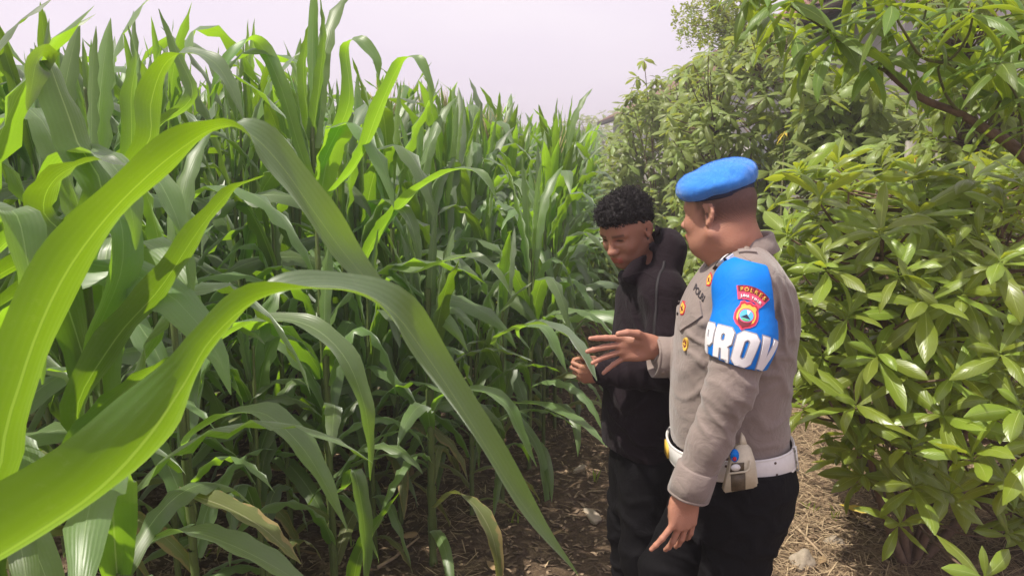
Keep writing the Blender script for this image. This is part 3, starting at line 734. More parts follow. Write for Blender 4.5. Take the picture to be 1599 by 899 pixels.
# fallen leaves
def fallen(px, py, L, W, az, mat, label, tilt=.1):
    g = broad_leaf_geo(L, W, droop=.25, fold=.3, n=8, cross=4, curl=.5)
    p = GP(px, py); o = link('fallen_leaf', leaf_mesh('fallen_leaf', g, M[mat])); o.location = (p.x, p.y, gz(p.x, p.y) + .03)
    o.rotation_euler = (.1, tilt, az); return tag(o, label, 'leaf')
fallen(1310, 800, .15, .045, -.75, 'yellow_leaf', 'yellow fallen leaf lying on the straw beneath the shrub')
fallen(1110, 805 - 60, .08, .03, 1.0, 'dead_leaf', 'dry curled leaf on the soil between the two people')
fallen(880, 640, .12, .05, .4, 'dead_leaf', 'brown dry leaf on the lit patch of the path')
for kx, (a_, b_) in enumerate([(620, 840), (455, 745), (700, 700), (880, 830), (760, 880), (960, 680), (640, 750), (500, 870), (1285, 880), (1330, 760)]):
    fallen(a_, b_, .10 + .01 * (kx % 4), .04, kx * 1.3, 'dead_leaf', ('brown dry leaf fallen on the dark soil between the corn stalks' if a_ < 1200 else 'brown dry leaf lying in the straw right of the officer'), tilt=.05)['group'] = 'brown fallen leaves on the soil' if a_ < 1200 else 'brown fallen leaves in the straw'
# dry stick on the ground
def stick(a, b, rad, label):
    p0, p1 = GP(*a), GP(*b); mid = (p0 + p1) / 2
    mb = MB(); o0 = Vector((p0.x, p0.y, 0))
    f = [p0, p0.lerp(p1, .35) + Vector((.01, .01, 0)), p0.lerp(p1, .7) + Vector((-.01, .01, 0)), p1]
    mb.tube([Vector((q.x - p0.x, q.y - p0.y, gz(q.x, q.y) + rad + .006)) for q in f], [rad, rad * .9, rad * .8, rad * .5], 7)
    o = mb.build('stick', M['straw_stick'], loc=(p0.x, p0.y, 0)); return tag(o, label, 'stick')
M['straw_stick'] = simple_mat('dry_stick', (.38, .28, .18), .85, .3, 30., .4)
stick((590, 884), (655, 843), .008, 'pale dry stalk lying on the soil between the corn stems')
stick((1205, 800), (1290, 880), .009, 'thin dry branch lying in the straw right of the officer')
stick((1215, 752), (1330, 742), .006, 'thin twig lying on the pale straw')
# ---------------------------------------------------------------- leaf shapes for shrubs and trees
MANGO = [broad_leaf_geo(.180 * l, .050, droop=d, fold=f, n=7, cross=4, seed=i, curl=c) for i, (d, f, c, l) in enumerate([(.7, .3, .2, 1), (1.1, .4, -.5, .9), (.4, .25, .3, 1.1), (1.5, .35, .5, 1), (.9, .5, -.3, .8), (1.2, .2, .8, 1.1), (.6, .45, -.7, .95)])]
CASSV = [broad_leaf_geo(.175, .060, droop=d, fold=f, n=5, cross=2, seed=i, curl=c) for i, (d, f, c) in enumerate([(.9, .3, .2), (1.2, .35, -.3), (.6, .25, .1), (1.5, .3, .2)])]
LANCE = [broad_leaf_geo(.215, .047, droop=d, fold=f, n=8, cross=4, seed=i, curl=c, shape=([0, .06, .16, .4, .62, .84, 1], [.07, .1, .6, 1, .9, .45, .02])) for i, (d, f, c) in enumerate([(.9, .25, .3), (1.3, .3, -.3), (.6, .2, .1), (1.0, .3, -.5)])]
VINE = [broad_leaf_geo(.085, .042, droop=d, fold=.3, n=6, cross=2, seed=i, shape=([0, .1, .18, .4, .7, .9, 1], [.06, .08, .8, 1, .6, .25, .02]), curl=c) for i, (d, c) in enumerate([(1.1, .2), (1.5, -.3), (.8, .4)])]
SMALL = [broad_leaf_geo(.032, .016, droop=.4, fold=.2, n=4, cross=2, seed=i, shape=([0, .1, .3, .7, 1], [.1, .3, 1, .9, .1])) for i in range(2)]

def whorl(ls, pos, axis, n, scale, spread=(.2, .9), jit=.2, r=random):
    """leaves radiating from one shoot tip"""
    m = rot_align(axis, r.uniform(0, 6.28))
    for k_ in range(n):
        az = 2.4 * k_ + r.uniform(-jit, jit)
        el = spread[0] + (spread[1] - spread[0]) * (k_ / n) + r.uniform(-.15, .15)     # raised above the whorl plane
        q = m @ Matrix.Rotation(az, 3, 'Z') @ Matrix.Rotation(-el + r.gauss(0, .12), 3, 'Y') @ Matrix.Rotation(r.gauss(0, .24), 3, 'X')
        off = m @ Vector((0, 0, .004 * k_))
        ls.put(Vector(pos) + off, q, scale * r.uniform(.78, 1.15) * (1 if k_ < n * .75 else .7))
def limb(mb, a, b, r0, r1, sag=.0, n=6, wob=.02, r=random):
    a, b = Vector(a), Vector(b); pts = []
    w1 = Vector((r.uniform(-1, 1), r.uniform(-1, 1), r.uniform(-1, 1))) * wob
    for i in range(n):
        f = i / (n - 1); pts.append(a.lerp(b, f) + w1 * math.sin(f * math.pi) + Vector((0, 0, sag * math.sin(f * math.pi))))
    mb.tube(pts, np.linspace(r0, r1, n), 6)

def shrub(name, label, cat, base, tips, geo, mat, nleaf, scale, stems, axis_out=.5, limit=300, spread=(.0, .8), trunk_r=.02, bark='bark', seed=1, group=None):
    """tips: list of (pos, n, scale factor). Every shoot tip hangs on a twig that leads back to one of the stems"""
    r = random.Random(seed)
    root = tag(empty(name, base), label, cat, group)
    ls = LeafSet(root, geo, M[mat], limit=limit)
    bx = Vector(base)
    c = sum((Vector(t[0]) for t in tips), Vector()) / len(tips)
    wood = MB(); nodes = []
    for sx, sy, sz in stems:
        top = Vector((sx, sy, sz)); limb(wood, Vector((0, 0, -.05)), top - bx, trunk_r, trunk_r * .45, wob=.06, r=r, n=8)
        for f in (.35, .5, .65, .8, 1.0): nodes.append(bx.lerp(top, f))
    for q_ in stems: whorl(ls, q_, (0, 0, 1), nleaf, scale * .9, spread, r=r)
    for pos, nl, sc in tips:
        pos = Vector(pos)
        nd = min(nodes, key=lambda q: (q - pos).length + max(0, q.z - pos.z) * 1.5)
        limb(wood, nd - bx, pos - bx, trunk_r * .3, .0035, sag=-.03, wob=.03, r=r, n=5)
        ax = (pos - nd).normalized() * axis_out + Vector((r.gauss(0, .2), r.gauss(0, .2) - .15, 1))
        whorl(ls, pos, ax, nl if nl else nleaf, scale * sc, spread, r=r)
    wood.build('branches' if cat != 'tree' else 'trunk', M[bark], root)
    ls.done()
    return root

rs = random.Random(3)
# -- glossy shrub on the right, in front of everything there
front = [(1375, 372, 2.35), (1275, 345, 2.6), (1325, 300, 2.8), (1450, 288, 2.7), (1512, 295, 2.6), (1562, 335, 2.4), (1380, 268, 3.0), (1290, 425, 2.35), (1402, 438, 2.25),
         (1482, 398, 2.3), (1445, 482, 2.2), (1245, 415, 2.6), (1322, 500, 2.3), (1370, 562, 2.25), (1505, 465, 2.2), (1562, 418, 2.15), (1592, 505, 2.1), (1335, 640, 2.2), (1425, 610, 2.3), (1285, 560, 2.5),
         (1420, 708, 2.25), (1345, 585, 2.4), (1522, 722, 2.05), (1560, 560, 2.1), (1482, 592, 2.15), (1402, 822, 2.35), (1475, 655, 2.15), (1530, 905, 2.0), (1592, 645, 2.05),
         (1450, 545, 2.3), (1540, 640, 2.15), (1585, 580, 2.2), (1260, 485, 2.6), (1620, 700, 2.0), (1600, 300, 2.4), (1480, 775, 2.3), (1430, 345, 2.5), (1530, 380, 2.4), (1255, 640, 2.5), (1640, 420, 2.2), (1650, 560, 2.1), (1575, 760, 2.1), (1425, 765, 2.3), (1360, 470, 2.5), (1300, 285, 3.0)]
tips = [(PT(a, b, Y), 9, rs.uniform(.85, 1.1)) for a, b, Y in front]
for _ in range(440):
    a, b = rs.uniform(1215, 1800), rs.uniform(262, 870)
    if b > 600 and a < 1250 + (b - 600) * .55: continue
    if a < 1235 and b < 380: continue
    if b > 760 and a < 1560: continue
    tips.append((PT(a, b, rs.uniform(2.5, 3.6)), rs.randint(6, 9), rs.uniform(.85, 1.1)))
tips = [t for t in tips if t[0].z > .12]
base = GP(1500, 800)
shrub('glossy_shrub', 'large shrub with glossy oblong green leaves in whorls right of the officer', 'shrub', (1.75, 2.95, 0), tips, MANGO, 'mango', 9, 1.0,
      [PT(1375, 400, 2.6), PT(1450, 320, 2.9), PT(1540, 420, 2.5), PT(1620, 380, 2.9), PT(1330, 560, 2.6), PT(1520, 640, 2.5), PT(1700, 500, 3.1), PT(1420, 520, 3.2)], trunk_r=.022, spread=(-.1, .9), axis_out=.6, seed=4)

# -- tree leaning in from the right edge, its branch and long leaves over the picture's top right corner
root = tag(empty('leaning_tree', (2.35, 2.2, 0)), 'tree leaning in from the right, thin brown branch and long drooping leaves overhead', 'tree')
wood = MB(); b0 = Vector((2.35, 2.2, 0))
def P_(a, b, Y): return PT(a, b, Y) - b0
main = [Vector((0, 0, -.05)), Vector((.02, 0, .7)), P_(1760, 400, 2.25), P_(1599, 243, 2.3), P_(1540, 203, 2.32), P_(1495, 176, 2.33), P_(1448, 158, 2.34), P_(1412, 135, 2.35), P_(1384, 110, 2.36)]
wood.tube(smooth_path([tuple(v) for v in main], 40), np.interp(np.linspace(0, 1, 40), [0, .4, .6, 1], [.040, .018, .012, .009]), 10)
wood.build('trunk', M['bark'], root)
tw = MB()
for pl in ([(1500, 178, 2.33), (1478, 150, 2.3), (1465, 110, 2.25), (1472, 95, 2.22)], [(1472, 95, 2.22), (1490, 88, 2.2), (1512, 55, 2.15), (1518, 30, 2.1)], [(1472, 98, 2.22), (1440, 90, 2.2), (1415, 55, 2.15), (1392, 16, 2.1)],
           [(1384, 112, 2.36), (1350, 95, 2.3), (1305, 62, 2.25)], [(1350, 95, 2.3), (1300, 55, 2.28), (1235, 10, 2.2)], [(1384, 112, 2.36), (1400, 80, 2.4), (1440, 40, 2.4), (1450, -30, 2.4)], [(1599, 243, 2.3), (1590, 160, 2.2), (1562, 112, 2.1)],
           [(1384, 112, 2.36), (1378, 100, 2.33), (1372, 95, 2.3)], [(1540, 203, 2.32), (1580, 120, 2.3), (1610, 40, 2.2)]):
    tw.tube(smooth_path([tuple(P_(*q)) for q in pl], 10), np.linspace(.005, .003, 10), 6)
tw.build('twigs', M['twig'], root)
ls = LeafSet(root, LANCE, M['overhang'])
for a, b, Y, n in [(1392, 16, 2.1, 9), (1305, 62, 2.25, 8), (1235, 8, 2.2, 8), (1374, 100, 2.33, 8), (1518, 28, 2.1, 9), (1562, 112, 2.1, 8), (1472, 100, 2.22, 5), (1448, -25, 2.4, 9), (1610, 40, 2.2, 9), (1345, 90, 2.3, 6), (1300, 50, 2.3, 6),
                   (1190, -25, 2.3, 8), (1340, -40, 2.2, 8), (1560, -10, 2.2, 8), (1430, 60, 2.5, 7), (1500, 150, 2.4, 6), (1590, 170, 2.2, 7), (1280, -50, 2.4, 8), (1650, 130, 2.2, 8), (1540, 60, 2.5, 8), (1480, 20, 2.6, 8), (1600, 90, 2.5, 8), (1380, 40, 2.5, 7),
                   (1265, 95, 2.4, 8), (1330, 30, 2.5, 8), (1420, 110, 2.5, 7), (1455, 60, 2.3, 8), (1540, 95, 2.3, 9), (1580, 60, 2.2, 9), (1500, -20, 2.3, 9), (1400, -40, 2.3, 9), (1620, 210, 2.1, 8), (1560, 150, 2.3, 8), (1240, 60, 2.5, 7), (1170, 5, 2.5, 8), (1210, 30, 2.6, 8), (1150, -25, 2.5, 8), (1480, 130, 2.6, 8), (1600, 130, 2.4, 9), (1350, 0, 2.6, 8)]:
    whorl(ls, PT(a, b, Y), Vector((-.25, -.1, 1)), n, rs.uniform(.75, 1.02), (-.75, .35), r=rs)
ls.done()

# -- lobed-leaf trees behind the two people, along the house wall
def in_poly(x, y, poly):
    c = False; j_ = len(poly) - 1
    for i_ in range(len(poly)):
        if (poly[i_][1] > y) != (poly[j_][1] > y) and x < (poly[j_][0] - poly[i_][0]) * (y - poly[i_][1]) / (poly[j_][1] - poly[i_][1]) + poly[i_][0]: c = not c
        j_ = i_
    return c
def mass_tips(poly, Yr, n, r, gaps=(), sc=(.8, 1.1), nl=(6, 8)):
    xs = [p[0] for p in poly]; ys = [p[1] for p in poly]; out = []
    while len(out) < n:
        a, b = r.uniform(min(xs), max(xs)), r.uniform(min(ys), max(ys))
        if not in_poly(a, b, poly): continue
        if any(math.hypot((a - g[0]) / g[2], (b - g[1]) / g[3]) < 1 for g in gaps): continue
        Y = r.uniform(*Yr) if not callable(Yr) else Yr(a, b, r)
        q = PT(a, b, Y)
        if q.z > .1: out.append((q, r.randint(*nl), r.uniform(*sc)))
    return out
def tree_mass(label, base, poly, Yr, n, stems, seed, gaps=(), sc=(.8, 1.1), **kw):
    r = random.Random(seed)
    shrub('lobed_leaf_tree', label, 'tree', base, mass_tips(poly, Yr, n, r, gaps, sc), CASSV, 'cassava', 7, 1.0, stems, trunk_r=kw.pop('tr', .03), seed=seed, spread=(-.6, .3), axis_out=.35, **kw)
tree_mass('tree of small drooping lobed leaves directly behind the blue beret', (2.0, 7.4, 0), [(1085, 95), (1130, 62), (1170, 30), (1250, 30), (1300, 120), (1320, 260), (1290, 340), (1230, 400), (1180, 470), (1080, 470), (1050, 300), (1040, 180)], (6.2, 7.8), 520,
          [PT(1120, 200, 7.2), PT(1200, 130, 7.2), PT(1260, 180, 7), PT(1100, 300, 7.2)], 21, gaps=[(1232, 300, 20, 26), (1195, 245, 14, 18), (1268, 232, 16, 14)])
tree_mass('tree of lobed leaves farther along the path, above the head of the person in black', (2.05, 10.2, 0), [(948, 198), (1000, 150), (1045, 112), (1100, 82), (1130, 200), (1110, 400), (1000, 470), (955, 440), (940, 330), (938, 250)], (9, 10.8), 520,
          [PT(1000, 260, 10), PT(1060, 200, 10), PT(980, 330, 10)], 22, sc=(.9, 1.25))
tree_mass('dark lobed-leaf tree on the right, standing behind the glossy shrub', (3.0, 6.0, 0), [(1250, 80), (1330, 110), (1400, 130), (1440, 190), (1430, 290), (1300, 300), (1240, 260)], (5.2, 6.6), 300,
          [PT(1290, 150, 6), PT(1370, 170, 6), PT(1400, 230, 6)], 23, sc=(.9, 1.2))
tree_mass('slender sapling of lobed leaves rising against the sky left of the roof', (1.95, 9.2, 0), [(1005, 92), (1035, 130), (1032, 165), (1020, 195), (975, 200), (968, 170), (975, 120)], (8.9, 9.3), 20,
          [PT(1006, 96, 9.1), PT(985, 150, 9.1), PT(1020, 130, 9.1)], 24, sc=(.8, 1.0), tr=.010)
# yellow green climber mass at far right, and the dark shrub below it
r5 = random.Random(31)
shrub('climbing_vine', 'yellow green climber with pointed leaves filling the far right behind the branch', 'vine', (3.4, 4.6, 0), mass_tips([(1400, -40), (1700, -60), (1700, 330), (1470, 330), (1420, 260), (1440, 120)], (4.1, 5.2), 420, r5, nl=(5, 7)), VINE, 'vine', 6, 1.25,
      [PT(1500, 100, 4.6), PT(1600, 80, 4.6), PT(1560, 200, 4.6)], trunk_r=.03, seed=32, spread=(-.8, .3))
shrub('dark_shrub', 'dark green shrub in shade at the right edge beneath the overhanging branch', 'shrub', (3.3, 5.4, 0), mass_tips([(1360, 225), (1700, 215), (1760, 420), (1380, 430)], (4.4, 5.6), 300, r5), VINE, 'cassava', 7, 1.5,
      [PT(1450, 280, 5.2), PT(1600, 260, 5.2)], trunk_r=.03, seed=33, spread=(-.7, .3))
# young shoots with yellow and pink leaves
def accent(px, py, Y, mat, n, sc, label, seed):
    r = random.Random(seed); p_ = PT(px, py, Y)
    root = tag(empty('young_shoot', (p_.x, p_.y, 0)), label, 'plant')
    mb = MB(); mb.tube([(0, 0, -.02), (.03, .02, p_.z * .5), (0, 0, p_.z)], [.012, .009, .005], 6); mb.build('stem', M['twig'], root)
    ls = LeafSet(root, LANCE, M[mat[0]])
    ls2 = LeafSet(root, LANCE, M[mat[1]])
    whorl(ls, p_, (0, 0, 1), n, sc, (-1.0, 0), r=r); whorl(ls2, p_ + Vector((0, -.02, -.01)), (.3, -.2, 1), max(2, n // 2), sc * .8, (-1.2, -.4), r=r)
    ls.done(); ls2.done()
accent(1428, 250, 4.0, ('yellow_leaf', 'vine'), 4, .72, 'young shoot with drooping yellow leaves above the glossy shrub', 41)
accent(1530, 240, 3.9, ('vine', 'pink_leaf'), 6, .75, 'young shoot with pink hanging leaves under the brown branch', 42)
accent(1225, 208, 5.9, ('yellow_leaf', 'vine'), 5, .5, 'small bright yellow green shoot above and right of the beret', 43)
# feathery tree in front of the roof
r6 = random.Random(51)
root = tag(empty('feathery_tree', (2.4, 9.6, 0)), 'airy tree with tiny pale leaflets on thin twigs against the sky', 'tree')
fb = Vector((2.4, 9.6, 0)); mb = MB(); lsf = LeafSet(root, SMALL, M['vine'], limit=0)
mb.tube([(0, 0, -.05), (.05, 0, 1.5), tuple(PT(1165, 60, 9.6) - fb)], [.05, .035, .02], 8)
for tx, ty in [(1062, 45), (1052, 28), (1075, 12), (1100, 5), (1090, 62), (1120, 30), (1130, -10), (1150, 45), (1085, -15), (1160, 5), (1180, -20), (1110, 85), (1065, 62), (1140, 70), (1200, 10), (1125, 60), (1175, 30)]:
    a, bq = PT(1165 + r6.uniform(-12, 12), 70, 9.6), PT(tx, ty, 9.6 + r6.uniform(-.5, .5))
    pts = [a.lerp(bq, f) + Vector((0, 0, .12 * math.sin(f * 3.1))) for f in np.linspace(0, 1, 8)]
    mb.tube([q - fb for q in pts], np.linspace(.009, .003, 8), 5)
    for f in np.linspace(.3, 1, 15):
        q = a.lerp(bq, f) + Vector((0, 0, .12 * math.sin(f * 3.1)))
        for s_ in (-1, 1):
            dv = Vector((r6.uniform(-.3, .3), r6.uniform(-1, 1), s_ * r6.uniform(.2, 1))).normalized()
            for kk in range(5):
                whorl(lsf, q + dv * (.03 + kk * .035), dv, 2, r6.uniform(1.0, 1.6), (0, .4), r=r6)
mb.build('trunk', M['bark'], root); lsf.done()
# lower hedge and banana-like clump at the end of the path
r7 = random.Random(61)
shrub('path_shrub', 'low green bush at the far end of the path behind the dark hooded figure', 'shrub', (1.7, 9.0, 0), mass_tips([(930, 300), (1100, 300), (1130, 480), (1060, 490), (940, 460)], (8.2, 9.6), 170, r7), CASSV, 'cassava', 7, 1.1, [PT(1000, 350, 9), PT(1050, 360, 9)], seed=62, spread=(-.5, .5))
shrub('back_shrub', 'low bush in the shade behind the officer, left of the glossy shrub', 'shrub', (1.7, 5.6, 0), mass_tips([(1060, 400), (1260, 380), (1290, 560), (1200, 590), (1090, 520)], (5.0, 6.2), 150, r7), CASSV, 'cassava', 7, 1.0, [PT(1130, 440, 5.6), PT(1220, 440, 5.6)], seed=63, spread=(-.5, .5))
# far trees at the vanishing point of the rows
for i_, (x_, y_, h_, lab) in enumerate([(5.2, 52, 4.2, 'distant pale green tree left of the roofs'), (9.5, 60, 5.2, 'distant tree behind the small gable'), (2.2, 62, 3.8, 'lowest distant tree at the end of the corn rows')]):
    r8 = random.Random(70 + i_)
    tp = [(Vector((x_ + r8.gauss(0, 1.2), y_ + r8.gauss(0, 1.2), h_ * r8.uniform(.35, 1))), 6, r8.uniform(2.5, 4)) for _ in range(90)]
    shrub('far_tree', lab, 'tree', (x_, y_, 0), tp, CASSV, 'cassava', 6, 1.0, [(x_, y_, h_ * .7), (x_ + .8, y_, h_ * .6)], trunk_r=.12, limit=0, seed=80 + i_)
# ---------------------------------------------------------------- houses behind the trees
M['plaster'] = simple_mat('whitewashed_plaster', (.62, .58, .56), .9, .15, 3., .3, .006)
M['tile'] = simple_mat('clay_roof_tile', (.20, .105, .075), .85, .4, 9., .5, .006)
M['post'] = simple_mat('weathered_post', (.26, .24, .21), .9, .3, 10., .3)
M['wood'] = simple_mat('dark_eave_wood', (.07, .05, .04), .8, .3, 12., .3, stretch=(1, 1, 6))
M['cladding'] = simple_mat('grey_boards', (.40, .37, .37), .8, .2, 8., .3, stretch=(1, 1, .3))
def tile_mesh(w, l):
    """one curved clay tile, long axis X (down the slope)"""
    mb = MB(); a = np.linspace(-1.1, 1.1, 5)
    V = [[x, w / 2 * t / 1.1 * 1.02, .035 * math.cos(t) + z] for z in (0, -.014) for x in (-l / 2, l / 2) for t in a]
    Q = []
    for j_ in range(4): Q += [[j_, j_ + 5, j_ + 6, j_ + 1], [10 + j_, 11 + j_, 16 + j_, 15 + j_], [5 + j_, 15 + j_, 16 + j_, 6 + j_]]
    mb.add(V, Q); me = mesh_np('roof_tile', np.concatenate(mb.v), np.concatenate(mb.q), M['tile'], smooth=False); return me
def house(label, x0, y0, y1, eave, pitch, width, seed, ind_rows=3, cat='house'):
    root = tag(empty('house', (x0, y0, 0)), label, cat)
    L = y1 - y0; oh = .55
    run = width / 2 + oh; rise = math.tan(pitch) * run
    wt = eave + math.tan(pitch) * oh - .12
    mb = MB()
    mb.box((oh + .07, L / 2, wt / 2), (.14, L, wt)); mb.box((oh + width - .07, L / 2, wt / 2), (.14, L, wt))
    mb.box((oh + width / 2, .07, wt / 2), (width - .28, .14, wt)); mb.box((oh + width / 2, L - .07, wt / 2), (width - .28, .14, wt))
    mb.build('wall', M['plaster'], root, smooth=False)
    gb = MB()
    for yy in (.0, L):
        V = [(oh, yy + s_ * .07, wt + .003) for s_ in (-1, 1)] + [(oh + width, yy + s_ * .07, wt + .003) for s_ in (-1, 1)] + [(oh + width / 2, yy + s_ * .07, wt + math.tan(pitch) * width / 2 - .05) for s_ in (-1, 1)]
        gb.add(V, [[0, 1, 3, 2], [0, 4, 5, 1], [2, 3, 5, 4]], [[0, 2, 4], [1, 5, 3]])
    gb.build('gable', M['cladding'], root, smooth=False)
    sl = MB(); q = Matrix.Rotation(-pitch, 3, 'Y'); ln = run / math.cos(pitch)
    for s_ in (0, 1):
        cx = run / 2 if s_ == 0 else 1.5 * run
        sl.box((cx, L / 2, eave + rise / 2 - .045), (ln, L + .9, .03), Matrix.Rotation(-pitch if s_ == 0 else pitch, 3, 'Y'))
    roof = sl.build('roof', M['wood'], root, smooth=False)
    for k_ in range(int(L / .6) + 1):
        r_ = MB(); r_.box((run / 2, 0, eave + rise / 2 - .10), (ln, .06, .08), q); o = r_.build('rafter', M['wood'], root, smooth=False); o.location = (0, k_ * .6 - .2, 0)
    # clay tiles: courses nearest the eave and the near verge are single tiles
    tm = tile_mesh(.21, .30); n_c = int(ln / .25); n_t = int((L + .8) / .2); cnt = 0
    rot = Euler((0, -pitch, 0)); jr = random.Random(seed)
    order = sorted([(c, t) for c in range(n_c) for t in range(n_t)], key=lambda ct: min(ct[0] * 2.5, ct[1]))
    tv = np.empty(len(tm.vertices) * 3, np.float32); tm.vertices.foreach_get('co', tv); tv = tv.reshape(-1, 3)
    tq = np.array([list(p_.vertices) for p_ in tm.polygons])
    V, Q, nv = [], [], 0
    Rm = np.array(rot.to_matrix())
    for c, t in order:
        d = .10 + c * .25; pos = Vector((d * math.cos(pitch), -.35 + t * .2, eave + d * math.sin(pitch) + .012 + jr.uniform(0, .006)))
        if cnt < 290:
            o = link('roof_tile', tm, roof, pos); o.rotation_euler = (jr.uniform(-.03, .03), -pitch + .04, jr.uniform(-.03, .03)); cnt += 1
        else: V.append(tv @ Rm.T + np.array(pos)); Q.append(tq + nv); nv += len(tv)
        # other slope joined as well
        V.append((tv * (-1, 1, 1)) @ np.array(Euler((0, pitch, 0)).to_matrix()).T + np.array((2 * run - pos.x, pos.y, pos.z))); Q.append(tq[:, ::-1] + nv); nv += len(tv)
    tag(link('roof_tiles', mesh_np('roof_tiles', np.concatenate(V), np.concatenate(Q), M['tile'], smooth=False), roof), kind='stuff')
    rd = MB(); rd.tube([(run, -.5, eave + rise + .03), (run, L + .5, eave + rise + .03)], .08, 8); rd.build('ridge', M['tile'], root)
    fb = MB(); fb.box((-.03, L / 2, eave - .03), (.03, L + .9, .14)); fb.build('fascia', M['wood'], root, smooth=False)
    return root
h1 = house('clay tiled house with whitewashed walls hidden behind the trees at right', 3.0, 7.2, 13.2, 3.18, R(30), 5.0, 1)
# window in the wall that faces the path
wf = MB(); wf.box((.55 - .02, 3.0, 1.7), (.06, 1.3, 1.2)); wnd = wf.build('window', M['wood'], h1, smooth=False)
wp = MB()
for i_ in range(3): wp.box((.55 - .06, 2.6 + i_ * .4, 1.7), (.02, .34, 1.0))
M['glass'] = simple_mat('window_glass', (.05, .06, .06), .1, .1, 3., .02, spec=.8); wp.build('pane', M['glass'], wnd, smooth=False)
house('lower farther house, its grey gable and roof edge peeking over the trees', 3.5, 16.5, 30, 3.0, R(28), 5.5, 2)
# whitewashed fence posts in the shade behind the glossy shrub
for i_, (a, b_, Y) in enumerate([(1423, 235, 5.0), (1470, 240, 5.2), (1552, 290, 4.6), (1525, 285, 4.7)]):
    q_ = PT(a, b_ - 15, Y); mb = MB(); mb.box((0, 0, q_.z / 2 - .03), (.05, .05, q_.z + .06))
    o = mb.build('fence_post', M['post'], loc=(q_.x, q_.y, 0), smooth=False); tag(o, 'pale square fence post in the shade behind the glossy shrub, ' + ['leftmost', 'second from left', 'rightmost', 'third from left'][i_] + ' of four', 'post')
